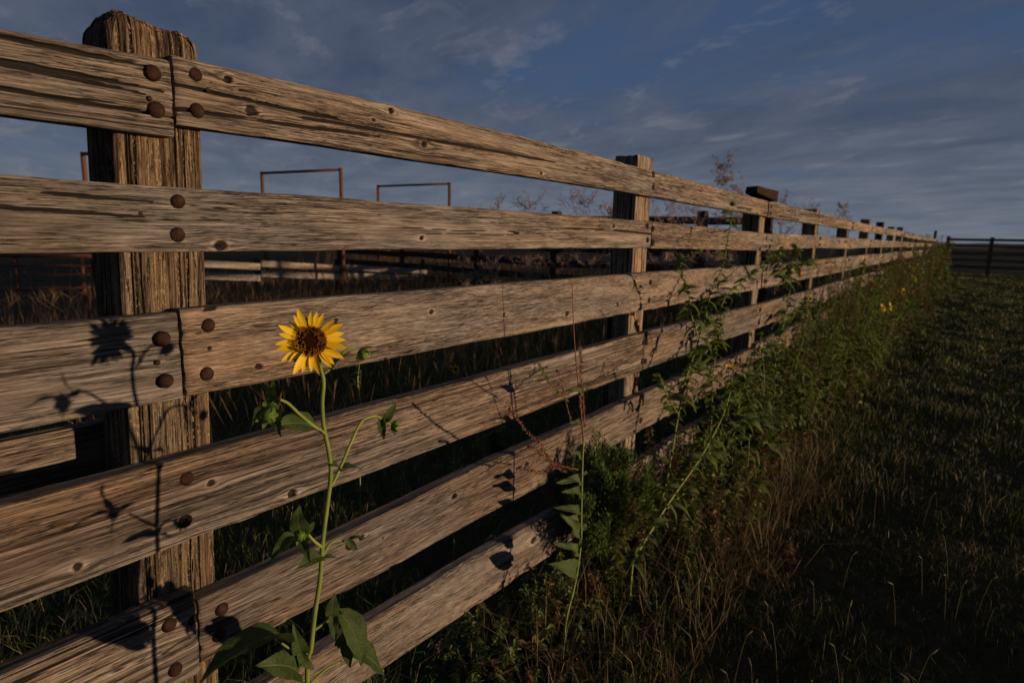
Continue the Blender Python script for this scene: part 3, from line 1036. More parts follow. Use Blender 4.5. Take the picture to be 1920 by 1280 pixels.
BUDM = None


def bud_mesh():
    b_ = MB()
    prof = [(0.0, -0.6), (0.45, -0.5), (0.82, -0.15), (0.85, 0.2), (0.62, 0.55), (0.25, 0.72), (0.0, 0.75)]
    seg = 10
    vs_, fs_ = [], []
    for (r_, z) in prof:
        for k in range(seg):
            a = 2*math.pi*k/seg
            rr = r_*(1+0.06*(-1)**k)
            vs_.append((rr*math.cos(a), rr*math.sin(a), z))
    for i in range(len(prof)-1):
        for k in range(seg):
            k2 = (k+1) % seg
            fs_.append((i*seg+k, i*seg+k2, (i+1)*seg+k2, (i+1)*seg+k))
    b_.add(vs_, fs_)
    # pointed bracts, inner ring closing over the bud and outer ring flaring
    for ring, (n_, r0, z0, spread, L) in enumerate(((8, 0.80, -0.15, 0.05, 1.05), (8, 0.72, -0.35, 0.75, 0.95))):
        for k in range(n_):
            a = 2*math.pi*(k+0.5*ring)/n_+rnd.uniform(-0.1, 0.1)
            ca, sa = math.cos(a), math.sin(a)
            vs_ = []
            for i in range(5):
                t_ = i/4
                w = 0.30*(1-t_)**0.7*(0.7+0.8*t_*(1-t_)*2)
                rr = r0+0.10+(spread*t_ if ring else -0.55*t_*t_+0.12*math.sin(3*t_)); z = z0+L*t_*(1-0.35*ring*t_)
                for s_ in (-1, 1):
                    vs_.append((rr*ca-s_*w*sa, rr*sa+s_*w*ca, z))
            b_.add(vs_, [(2*i, 2*i+1, 2*i+3, 2*i+2) for i in range(4)])
    me = b_.mesh('bud')
    me.materials.append(M['bud'])
    return me


BUDM = bud_mesh()


def add_bud(root, p, d, r_):
    return place('bud', BUDM, Matrix.Translation(Vector(p)) @ Vector(d).to_track_quat('Z', 'Y').to_matrix().to_4x4() @ Matrix.Diagonal((r_, r_, r_, 1)), root)


def petal_mesh(seed):
    r_ = random.Random(seed)
    n = 7
    vs_, fs_ = [], []
    bend = r_.uniform(-0.10, 0.16)
    for i in range(n+1):
        t_ = i/n
        w = 0.150*min(1, 0.45+1.6*t_)*(1-max(0, (t_-0.45)/0.55)**2.2*0.93)
        for j, s_ in enumerate((-1, -0.35, 0.35, 1)):
            z = bend*t_*t_+0.05*t_+(0.035 if abs(s_) == 1 else 0.0)*math.sin(math.pi*t_)
            vs_.append((t_, s_*w, z))
    for i in range(n):
        for j in range(3):
            fs_.append((i*4+j, (i+1)*4+j, (i+1)*4+j+1, i*4+j+1))
    b_ = MB(); b_.add(vs_, fs_)
    me = b_.mesh('petal')
    me.materials.append(M['petal'])
    return me


PETALS = [petal_mesh(i) for i in range(5)]


def flower_head(root, c, nrm, rdisc, rpet, npet, detail=True, facing=None, irregular=0.12, cup=0.0):
    """disc dome with florets and petals round it, facing nrm"""
    c = Vector(c); nrm = Vector(nrm).normalized()
    q_ = nrm.to_track_quat('Z', 'Y').to_matrix()
    b_ = MB()
    seg, rings = (24, 7) if detail else (10, 3)
    vs_, fs_ = [], []
    for i in range(rings+1):
        t_ = i/rings
        rr = rdisc*math.sin(t_*math.pi/2)
        zz_ = rdisc*(0.42*math.cos(t_*math.pi/2)-0.10*math.exp(-(t_/0.35)**2))
        for k in range(seg):
            a = 2*math.pi*k/seg
            vs_.append(Vector((rr*math.cos(a), rr*math.sin(a), zz_)))
    for k in range(seg):
        a = 2*math.pi*k/seg
        vs_.append(Vector((rdisc*0.9*math.cos(a), rdisc*0.9*math.sin(a), -rdisc*0.3)))
    for i in range(rings+1):
        for k in range(seg):
            k2 = (k+1) % seg
            fs_.append((i*seg+k, i*seg+k2, (i+1)*seg+k2, (i+1)*seg+k))
    b_.add([q_ @ v+c for v in vs_], fs_)
    head = b_.build('flower_head', M['disc'], root)
    rr_ = random.Random(int(abs(c.x)*977+npet))
    if detail:
        fl = MB()
        for i in range(330):
            r_ = math.sqrt((i+0.5)/330); a = i*2.399963
            if r_ < 0.42 or rr_.random() < 0.45-0.3*(r_ > 0.75): continue
            rad = rdisc*r_*1.02
            t_ = math.asin(min(1, r_))
            z0 = rdisc*0.42*math.cos(t_)
            h = rdisc*rr_.uniform(0.08, 0.20)*(1.2 if r_ > 0.72 else 0.7); w = rdisc*0.024
            out = Vector((math.cos(a)*0.55*r_, math.sin(a)*0.55*r_, 1)).normalized()
            p0 = Vector((rad*math.cos(a), rad*math.sin(a), z0)); p1 = p0+out*h
            u = Vector((-math.sin(a), math.cos(a), 0)); v = out.cross(u)
            P = [p0+u*w, p0-u*w*0.5+v*w*0.87, p0-u*w*0.5-v*w*0.87, p1+u*w*1.1, p1-u*w*0.6+v*w, p1-u*w*0.6-v*w]
            fl.add([q_ @ p+c for p in P], [(0, 1, 4, 3), (1, 2, 5, 4), (2, 0, 3, 5), (3, 4, 5)], False)
        f_ = fl.build('florets', M['floret'], head)
        f_['kind'] = 'stuff'
        # green bracts behind
        for k in range(11):
            a = 2*math.pi*k/11
            d = Vector((math.cos(a), math.sin(a), -0.25+cup))
            place('bract', BRACT, Matrix.Translation(c) @ q_.to_4x4() @ orient(Vector((math.cos(a), math.sin(a), 0))*rdisc*0.6+Vector((0, 0, -rdisc*0.32)), d, (0, 0, 1), rdisc*1.2), head)
    for k in range(npet):
        a = 2*math.pi*(k+rr_.uniform(-0.3, 0.3))/npet
        L = (rpet-rdisc*0.82)*(1+rr_.uniform(-irregular, irregular))
        tilt = rr_.uniform(-0.12, 0.22)+cup
        d = Vector((math.cos(a), math.sin(a), tilt))
        upv = Vector((rr_.uniform(-0.35, 0.35), rr_.uniform(-0.35, 0.35), 1))
        place('petal', PETALS[rr_.randrange(5)], Matrix.Translation(c) @ q_.to_4x4() @ orient(Vector((math.cos(a), math.sin(a), 0))*rdisc*0.82+Vector((0, 0, rr_.uniform(-0.004, 0.003))), d, upv, L), head)
    return head


BRACT = leaf_mesh(31, 0.42, 0.2, 0.2, 0.02, 5, 3, heart=False).copy()
BRACT.materials.clear(); BRACT.materials.append(M['bud'])


def stem(root, path, r0, r1, mat='stem', n=6, name='stem', sub=5, parent=None):
    P = smooth_path(path, sub)
    radii = [r0+(r1-r0)*i/(len(P)-1) for i in range(len(P))]
    t_ = MB(); t_.tube(P, radii, n)
    return t_.build(name, M[mat], root), P


def path_px(pts, y0, y1=None):
    """stem points from photograph pixels, on a plane that drifts from y0 to y1 (metres in front of the boards are negative)"""
    y1 = y0 if y1 is None else y1
    n = len(pts)
    return [at(px, py, y0+(y1-y0)*i/max(1, n-1)) for i, (px, py) in enumerate(pts)]


to_cam = lambda p: (EYE-Vector(p)).normalized()

# ------------------------------------------------------------------ the sunflower in front
YS = -0.43
sf_root = at(575, 1285, -0.38)
sunflower = tag(empty('sunflower', (sf_root.x, sf_root.y, 0)), 'single tall sunflower with one open yellow bloom close to the nearest fence post', 'sunflower')
base = [Vector((sf_root.x+0.02, sf_root.y, -0.02)), Vector((sf_root.x, sf_root.y, 0.25))]
main = base+path_px([(576, 1280), (583, 1215), (590, 1150), (600, 1085), (605, 1015), (613, 950), (620, 890), (616, 845), (607, 800), (604, 755), (606, 710)], -0.38, YS)
hc = at(583, 640, YS-0.01)
nrm = (to_cam(hc)*0.95+Vector((0.30, -0.25, 0.0))*0.1+Vector((0, 0, 0.05))).normalized()
main += [hc+Vector((0.010, 0.0, -0.028))-nrm*0.036, hc-nrm*0.012]
stem(sunflower, main, 0.0055, 0.0036, n=9)
hp = MB()
for i in range(0):
    pass
flower_head(sunflower, hc, nrm, 0.0280, 0.061, 24, irregular=0.2)


def branch(root, px, y0, y1, r0=0.0036, r1=0.0024, mat='stem'):
    return stem(root, path_px(px, y0, y1), r0, r1, mat, 6, 'branch')[1]


def pl(root, b_, t_, y0, y1, kind=None, upv=None, mesh=None):
    """leaf from base pixel to tip pixel"""
    return add_leaf(root, at(*b_, y0), at(*t_, y1), kind, upv, mesh=mesh)


# upper right bud
branch(sunflower, [(608, 700), (622, 688), (636, 668), (652, 656), (668, 655)], YS+0.005, YS-0.02, 0.0030, 0.0022)
add_bud(sunflower, at(680, 662, YS-0.02), Vector((0.5, -0.3, -0.5)), 0.0158)
pl(sunflower, (622, 690), (636, 662), YS, YS-0.02, 3)
# left branch with two buds
branch(sunflower, [(608, 812), (585, 796), (560, 775), (540, 756), (525, 749)], -0.42, -0.44)
add_bud(sunflower, at(504, 778, -0.44), Vector((-0.3, -0.5, 0.1)), 0.0165)
add_bud(sunflower, at(512, 758, -0.43), Vector((-0.2, -0.1, 0.8)), 0.0095)
pl(sunflower, (514, 755), (508, 718), -0.43, -0.45, 2, (-1, -0.6, 0.2))
pl(sunflower, (520, 775), (519, 812), -0.44, -0.47, 1, (-0.8, -0.6, 0.2))
pl(sunflower, (500, 770), (478, 764), -0.44, -0.47, 3)
pl(sunflower, (598, 808), (527, 781), -0.42, -0.45, 0, (-0.4, -0.5, 1))
# right branch with one bud
branch(sunflower, [(621, 912), (640, 872), (660, 825), (678, 790), (700, 780), (712, 782)], -0.41, -0.43)
add_bud(sunflower, at(739, 800, -0.43), Vector((0.7, -0.3, -0.1)), 0.0125)
pl(sunflower, (722, 788), (743, 757), -0.43, -0.45, 1, (-0.5, -0.7, 0.3))
pl(sunflower, (716, 785), (717, 826), -0.43, -0.44, 3, (-0.8, -0.6, 0.1))
branch(sunflower, [(708, 781), (722, 790), (732, 796)], -0.43, -0.43, 0.002, 0.002)
pl(sunflower, (638, 876), (678, 872), -0.41, -0.43, 0, (0, -0.3, 1))
pl(sunflower, (636, 880), (618, 862), -0.41, -0.42, 0, (0, -0.4, 1))
# whorl on the lower middle of the stem
branch(sunflower, [(603, 1025), (590, 1015), (578, 1002)], -0.40, -0.42)
add_bud(sunflower, at(563, 1003, -0.43), Vector((-0.3, -0.8, 0.1)), 0.0125)
pl(sunflower, (564, 996), (558, 953), -0.43, -0.45, 2, (-0.7, -0.7, 0.1))
pl(sunflower, (570, 1000), (594, 977), -0.43, -0.43, 1, (-0.5, -0.7, 0.3))
pl(sunflower, (552, 1005), (511, 1032), -0.43, -0.46, 1, (-0.3, -0.4, 1))
pl(sunflower, (570, 1010), (576, 1050), -0.43, -0.46, 1, (-0.7, -0.7, 0.1))
pl(sunflower, (602, 1042), (563, 1056), -0.40, -0.42, 0, (-0.1, -0.5, 1))
branch(sunflower, [(606, 1040), (617, 1020), (632, 1013), (645, 1014)], -0.40, -0.41)
add_bud(sunflower, at(655, 1020, -0.41), Vector((0.4, -0.7, -0.1)), 0.0125)
pl(sunflower, (656, 1012), (680, 1000), -0.41, -0.43, 3, (0, -0.4, 1))
pl(sunflower, (652, 1012), (672, 1036), -0.42, -0.43, 1, (-0.5, -0.8, 0.2))
pl(sunflower, (608, 1044), (635, 1042), -0.40, -0.41, 0, (0, -0.3, 1))
# big leaves at the foot
pl(sunflower, (528, 1200), (402, 1200), -0.39, -0.44, 1, (0.0, -0.10, 1))
branch(sunflower, [(581, 1225), (555, 1222), (528, 1205)], -0.38, -0.39, 0.003, 0.002)
branch(sunflower, [(590, 1180), (612, 1165), (635, 1154)], -0.385, -0.40, 0.003, 0.002)
pl(sunflower, (640, 1152), (702, 1245), -0.40, -0.46, 1, (0.05, -0.75, 0.65))
pl(sunflower, (622, 1155), (627, 1115), -0.40, -0.41, 2, (-0.5, -0.8, 0.1))
pl(sunflower, (625, 1152), (628, 1200), -0.40, -0.43, 1, (-0.6, -0.8, 0.1))
pl(sunflower, (566, 1222), (553, 1190), -0.39, -0.41, 1, (-0.6, -0.8, 0.2))
pl(sunflower, (572, 1240), (560, 1212), -0.39, -0.40, 3, (-0.6, -0.8, 0.2))
pl(sunflower, (566, 1236), (590, 1255), -0.39, -0.41, 0, (-0.3, -0.8, 0.3))
pl(sunflower, (560, 1262), (505, 1235), -0.38, -0.42, 0, (-0.3, -0.5, 0.9))
pl(sunflower, (648, 1195), (655, 1255), -0.39, -0.42, 1, (-0.6, -0.8, 0.1))
pl(sunflower, (632, 1210), (655, 1178), -0.39, -0.40, 0, (-0.4, -0.8, 0.3))
pl(sunflower, (655, 1215), (738, 1262), -0.36, -0.40, 0, (0.1, -0.5, 0.9))
branch(sunflower, [(580, 1282), (610, 1255), (640, 1238), (660, 1218)], -0.37, -0.37, 0.003, 0.002)

# ------------------------------------------------------------------ the weed with red seed spikes
YW = -0.26
w1 = path_px([(1059, 1225), (1061, 1165), (1080, 1085), (1089, 1015), (1090, 955), (1092, 872), (1094, 825), (1087, 747), (1078, 654), (1075, 600), (1073, 530)], -0.28, -0.25)
redweed = tag(empty('seeding_weed', (w1[0].x, w1[0].y, 0)), 'slim weed with dry reddish seed spikes and small leaves up its single stem', 'weed')
stem(redweed, [w1[0]-Vector((0, 0, 0.1))]+w1[:7], 0.0055, 0.0035, 'stem', 7)
stem(redweed, w1[6:], 0.0035, 0.0014, 'redstem', 6)


def spike(root, px, y0, y1, mat='seed', dens=1.0, r_=0.0016, fat=0.006, stem_mat='redstem'):
    P = smooth_path(path_px(px, y0, y1), 8)
    s_ = MB(); s_.tube(P, [r_]*len(P), 5)
    sp = s_.build('seed_spike', M[stem_mat], root)
    b_ = MB()
    L = sum((P[i+1]-P[i]).length for i in range(len(P)-1))
    for i in range(int(L*700*dens)):
        t_ = rnd.random()**0.85*(len(P)-1.001)
        k = int(t_); p = P[k].lerp(P[k+1], t_-k)
        d = Vector((rnd.gauss(0, 1), rnd.gauss(0, 1), rnd.gauss(0, 1))).normalized()
        p = p+d*rnd.uniform(0.2, 1)*fat
        u = d.orthogonal().normalized()*rnd.uniform(0.002, 0.0035); v = d.cross(u)*0.8
        b_.add([p-u-v*0.4, p+d*0.005, p+u-v*0.4, p+v], [(0, 1, 3), (1, 2, 3), (0, 3, 2)], True)
    o_ = b_.build('seeds', M[mat], sp)
    o_['kind'] = 'stuff'


spike(redweed, [(1088, 765), (1090, 700), (1088, 650)], YW, YW-0.01, 'seed', 1.2, 0.002, 0.008)
spike(redweed, [(1096, 800), (1093, 745), (1086, 720)], YW, YW, 'seed', 1.2, 0.002, 0.008)
spike(redweed, [(1066, 752), (1038, 727), (1020, 700), (1009, 680)], YW, YW-0.03, 'bud', 0.9, 0.0015, 0.005)
spike(redweed, [(1073, 800), (1063, 760), (1055, 722), (1043, 690)], YW, YW-0.01, 'seed', 0.35, 0.0014, 0.004)
spike(redweed, [(1085, 880), (1040, 868), (1010, 830), (985, 805), (955, 765)], YW, YW-0.05, 'seed', 0.9, 0.0018, 0.006)
spike(redweed, [(1062, 885), (1040, 876), (1010, 885), (975, 878)], YW-0.02, YW-0.05, 'seed', 1.4, 0.0018, 0.007)
spike(redweed, [(1045, 875), (1025, 860), (1000, 840), (990, 838)], YW-0.02, YW-0.04, 'seed', 1.2, 0.0016, 0.006)
spike(redweed, [(1095, 735), (1115, 715), (1138, 700), (1158, 690)], YW, YW-0.02, 'bud', 0.9, 0.0016, 0.006)
spike(redweed, [(1118, 712), (1128, 700), (1133, 680)], YW, YW-0.01, 'seed', 0.8, 0.0014, 0.004)
for (b_, t_) in [((1090, 930), (1062, 915)), ((1090, 905), (1070, 890)), ((1088, 960), (1060, 945)), ((1088, 985), (1064, 962)), ((1086, 1005), (1058, 965)),
                 ((1087, 995), (1110, 978)), ((1088, 940), (1104, 926)), ((1084, 1040), (1069, 1015)), ((1083, 1030), (1098, 1010)), ((1080, 1068), (1060, 1055)),
                 ((1090, 800), (1070, 780)), ((1093, 740), (1072, 718)), ((1096, 735), (1112, 722)), ((1090, 860), (1074, 845)), ((1082, 1075), (1066, 1072)), ((1092, 890), (1108, 878))]:
    t_ = (b_[0]+(t_[0]-b_[0])*rnd.uniform(0.6, 1.0), b_[1]+(t_[1]-b_[1])*rnd.uniform(0.6, 1.1))
    pl(redweed, b_, t_, YW, YW-rnd.uniform(0.005, 0.03), None, (rnd.uniform(-0.6, 0.1), -0.7, rnd.uniform(0.2, 0.9)), LANCE[rnd.randrange(2)])
yl = pl(redweed, (1080, 1068), (1058, 1060), YW, YW-0.03, 1, (-0.4, -0.8, 0.4))


# ------------------------------------------------------------------ wild sunflowers along the fence
def wild_sunflower(stems, y, label, group='wild sunflowers along the fence', leaf_px=26, dens=1.0, heads=(), buds=(), r_=0.005, seed=0, name='wild_sunflower', extra=()):
    """stems: pixel paths from the foot upwards; leaves alternate up each stem"""
    rr_ = random.Random(seed)
    first = path_px(stems[0], y)
    root = tag(empty(name, (first[0].x, first[0].y, 0)), label, 'sunflower', group)
    for k, s_ in enumerate(stems):
        y0 = y if k == 0 else y+rr_.uniform(-0.06, 0.06)
        P = path_px(s_, y0, y0+rr_.uniform(-0.03, 0.03))
        if k == 0:
            P = [Vector((P[0].x, P[0].y, -0.05))]+P if P[0].z > 0.03 else P
        _, Q = stem(root, P, r_ if k == 0 else r_*0.6, r_*0.45, 'stem', 6, 'stem' if k == 0 else 'branch', 6)
        L = sum((Q[i+1]-Q[i]).length for i in range(len(Q)-1))
        n_ = int(L*31*dens)
        side = 1
        for i in range(n_):
            t_ = (0.12+0.86*(i+0.5)/n_)*(len(Q)-1.01)
            j = int(t_); p = Q[j].lerp(Q[j+1], t_-j)
            side = -side
            ll = leaf_px/FPX*(p-EYE).dot(fw)*rr_.uniform(0.5, 1.25)*(1.15-0.55*t_/len(Q))
            d = Vector((side*rr_.uniform(0.4, 1.0), rr_.uniform(-0.8, 0.5), rr_.uniform(-0.55, 0.35)))
            d = RT*d.x+Vector((0, 0, 1))*d.z-fw*(-d.y)
            add_leaf(root, p, p+d.normalized()*ll, 0, (rr_.uniform(-0.5, 0.3), rr_.uniform(-0.8, 0.2), 1), mesh=WLEAF[rr_.randrange(4)])
    for (px, py, rpx) in buds:
        p = at(px, py, y-0.01)
        add_bud(root, p, Vector((rr_.uniform(-0.4, 0.4), rr_.uniform(-0.6, 0), 1)), rpx/FPX*(p-EYE).dot(fw))
    for (px, py, rpx, d, cup) in heads:
        p = at(px, py, y-0.02)
        s_ = rpx/FPX*(p-EYE).dot(fw)
        flower_head(root, p, d, s_*0.42, s_, 14 if rpx > 8 else 10, False, cup=cup)
    return root


G_ = 'wild sunflowers along the fence'
wild_sunflower([[(1203, 1090), (1218, 1030), (1234, 960), (1252, 891), (1272, 776), (1286, 710), (1306, 651), (1322, 597), (1333, 550), (1355, 500), (1366, 440), (1375, 390)],
                [(1312, 640), (1296, 590), (1291, 552), (1276, 505), (1283, 480)],
                [(1290, 700), (1335, 645), (1343, 620)], [(1272, 776), (1250, 740), (1235, 700)], [(1280, 740), (1300, 700), (1330, 690)]],
               -0.20, 'tallest wild sunflower past the second post, bare topped stem reaching the top rail', leaf_px=34, buds=((1374, 383, 6), (1275, 482, 7), (1312, 470, 5)), r_=0.0065, seed=3)
wild_sunflower([[(1185, 1065), (1195, 1037), (1225, 988), (1261, 932), (1310, 863), (1350, 791), (1366, 747), (1372, 722), (1371, 702)],
                [(1310, 863), (1330, 850), (1352, 845)], [(1240, 965), (1275, 930), (1300, 915)]],
               -0.34, 'leaning wild sunflower with one half open yellow bloom beside the second post', leaf_px=34, dens=0.8,
               heads=((1369, 690, 13, (0.1, -0.25, 1), 0.75),), buds=((1355, 842, 6),), r_=0.006, seed=5)
wild_sunflower([[(1400, 870), (1430, 778), (1451, 691), (1477, 566), (1486, 490), (1489, 465)],
                [(1462, 640), (1440, 665), (1400, 720), (1370, 750)], [(1470, 600), (1500, 585), (1512, 565)], [(1480, 530), (1462, 510), (1460, 480)], [(1484, 505), (1505, 495), (1520, 490)]],
               -0.18, 'dark leaved wild sunflower with side buds in front of the third post', leaf_px=26, buds=((1490, 462, 6), (1512, 560, 5), (1460, 476, 5), (1522, 487, 4)), r_=0.006, seed=8)
wild_sunflower([[(1325, 880), (1334, 785), (1337, 700), (1350, 622), (1359, 560), (1412, 515), (1445, 480), (1465, 468)],
                [(1350, 622), (1330, 600), (1322, 570)]],
               -0.15, 'thin wild sunflower bending right between the second and third posts', leaf_px=26, buds=((1466, 466, 5), (1500, 470, 4)), r_=0.0045, seed=9)
wild_sunflower([[(1570, 720), (1588, 645), (1606, 573), (1618, 510), (1620, 494)], [(1600, 590), (1575, 570), (1560, 560)]],
               -0.22, 'wild sunflower with a yellow top bloom in front of the sixth post', leaf_px=15, heads=((1621, 488, 6, (-0.3, -0.6, 0.7), 0.5), (1637, 530, 6, (-0.4, -0.8, 0.3), 0.2)), r_=0.006, seed=12)
wild_sunflower([[(1655, 720), (1675, 690), (1687, 655)], [(1675, 690), (1655, 660), (1648, 650)]],
               -0.62, 'low wild sunflower with one round yellow bloom at the edge of the grass', leaf_px=14, dens=1.4, heads=((1688, 645, 9, (-0.75, -0.6, 0.2), 0.0), (1652, 648, 5, (-0.5, -0.3, 0.6), 0.3)), r_=0.005, seed=14)
wild_sunflower([[(1660, 640), (1680, 600), (1692, 555)], [(1680, 600), (1700, 580), (1705, 568)]],
               -0.55, 'wild sunflower far along the fence with two small yellow blooms', leaf_px=12, dens=1.4, heads=((1693, 547, 8, (-0.3, -0.9, 0.1), 0.0), (1705, 565, 6, (-0.6, -0.6, 0.2), 0.1)), r_=0.006, seed=15)
wild_sunflower([[(1500, 690), (1508, 640), (1519, 570)], [(1510, 630), (1530, 600), (1540, 560)]],
               -0.15, 'small wild sunflower with a browning bloom in front of the fourth post', leaf_px=15, heads=((1519, 560, 7, (-0.7, -0.6, 0.1), 0.0),), r_=0.005, seed=16, name='wild_sunflower')
wild_sunflower([[(1440, 860), (1425, 800), (1405, 750), (1390, 700)], [(1425, 800), (1450, 780), (1480, 770)], [(1430, 830), (1470, 830), (1500, 850)], [(1420, 790), (1395, 790), (1380, 800)]],
               -0.38, 'broad leafy low sunflower plant without blooms below the third post', leaf_px=36, dens=1.6, r_=0.005, seed=17)
wild_sunflower([[(852, 800), (850, 740), (853, 700)]], 0.55, 'lone faded sunflower behind the fence seen between third and fourth rails', leaf_px=22, dens=0.8,
               heads=((854, 692, 9, (-0.5, -0.75, 0.2), -0.2),), r_=0.004, seed=20, group='plants behind the fence')
wild_sunflower([[(930, 870), (928, 830), (926, 808)], [(929, 840), (915, 825), (905, 820)], [(929, 835), (940, 815), (950, 800)]], 0.35,
               'small leafy seedling behind the fence seen above the fifth rail', 'plants behind the fence', 30, 2.4, r_=0.003, seed=21)
wild_sunflower([[(672, 760), (671, 710), (676, 670)]], 0.25, 'bare reddish stalk behind the fence under the bud of the sunflower', 'plants behind the fence', 16, 0.5, r_=0.003, seed=22)


def tangle_plant(x, y, h, nst, label, seed, leaf=0.085, blooms=0, cat='weed', name='leafy_weed', group='leafy weeds in the tangle along the fence'):
    r_ = random.Random(seed)
    root = tag(empty(name, (x, y, 0)), label, cat, group)
    for k in range(nst):
        a = r_.uniform(0, 6.28)
        sp = r_.uniform(0.05, 0.32)*h
        hh = h*r_.uniform(0.6, 1.0) if k else h
        top = Vector((x+math.cos(a)*sp, y+math.sin(a)*sp*0.8-0.03, hh))
        p0 = Vector((x+r_.uniform(-.04, .04), y+r_.uniform(-.04, .04), -0.03))
        mid = p0.lerp(top, 0.5)+Vector((r_.uniform(-.06, .06), r_.uniform(-.06, .06), 0.04))
        _, Q = stem(root, [p0, mid, top], 0.0055, 0.0022, 'stem', 5, 'stem', 8)
        n_ = int(hh*26)
        for i in range(n_):
            t_ = (0.10+0.9*(i+0.5)/n_)*(len(Q)-1.01)
            j = int(t_); p = Q[j].lerp(Q[j+1], t_-j)
            az = i*2.4+r_.uniform(-0.5, 0.5)
            L = leaf*r_.uniform(0.55, 1.3)*(1.2-0.65*t_/len(Q))
            d = Vector((math.cos(az), math.sin(az), r_.uniform(-0.55, 0.35))).normalized()
            b0 = p+d*L*0.25
            add_leaf(root, b0, b0+d*L, 0, (r_.uniform(-.5, .5), r_.uniform(-.7, .2), 1), mesh=WLEAF[r_.randrange(4)])
        if r_.random() < 0.7: add_bud(root, Q[-1], Vector((r_.uniform(-.3, .3), r_.uniform(-.6, 0), 1)), 0.014)
        if k < blooms:
            flower_head(root, Q[-1]+Vector((0, -0.01, 0.02)), Vector((r_.uniform(-0.7, 0.2), -0.8, r_.uniform(0.1, 0.5))), 0.022, 0.058, 14, False, irregular=0.2)
    return root


TW = [(3.55, -0.22, 0.50, 4, 'low leafy weed at the fence foot just right of the second post'),
      (3.95, -0.38, 0.42, 4, 'shortest leafy weed, at the foot of the leaning sunflower stem'),
      (4.25, -0.16, 0.74, 4, 'leafy weed between the leaning sunflower and the lower rails'),
      (4.7, -0.34, 0.66, 5, 'bushy leafy weed halfway between the second and third posts'),
      (5.15, -0.18, 0.90, 5, 'leafy weed against the rails just left of the third post'),
      (5.5, -0.42, 0.66, 5, 'leafy weed out in front of the third post at the grass edge'),
      (6.1, -0.22, 1.0, 5, 'leafy weed just right of the third post covering the lower rails'),
      (6.6, -0.45, 0.78, 5, 'lower leafy weed on the grass side between the third and fourth posts'),
      (7.2, -0.2, 1.08, 5, 'tall leafy weed against the rails left of the fourth post'),
      (7.9, -0.5, 0.82, 5, 'leafy weed at the grass edge in front of the fourth post'),
      (8.6, -0.25, 1.18, 5, 'tall leafy weed against the rails just past the fourth post'),
      (9.6, -0.4, 1.0, 5, 'leafy weed between the fourth and fifth posts'),
      (10.6, -0.25, 1.22, 5, 'tall leafy weed hiding the foot of the fifth post'),
      (12.0, -0.35, 1.18, 5, 'leafy weed between the fifth and sixth posts'),
      (13.5, -0.25, 1.28, 5, 'farthest leafy weed that can be told apart, past the sixth post')]
for i, (x, y, h, nst, lb) in enumerate(TW):
    tangle_plant(x, y, h, nst+2, lb, 300+i, 0.110+0.003*x, 0)
for x, y, h, lb, sd__ in [(9.0, -0.62, 0.85, 'wild sunflower with two yellow blooms leaning out of the tangle over the grass', 401),
                          (14.6, -0.5, 1.15, 'distant wild sunflower with yellow blooms near the middle of the long fence', 402),
                          (19.5, -0.4, 1.35, 'farthest wild sunflower showing yellow blooms against the rails', 403)]:
    tangle_plant(x, y, h, 4, lb, sd__, 0.10, 2, 'sunflower', 'wild_sunflower', 'wild sunflowers along the fence')

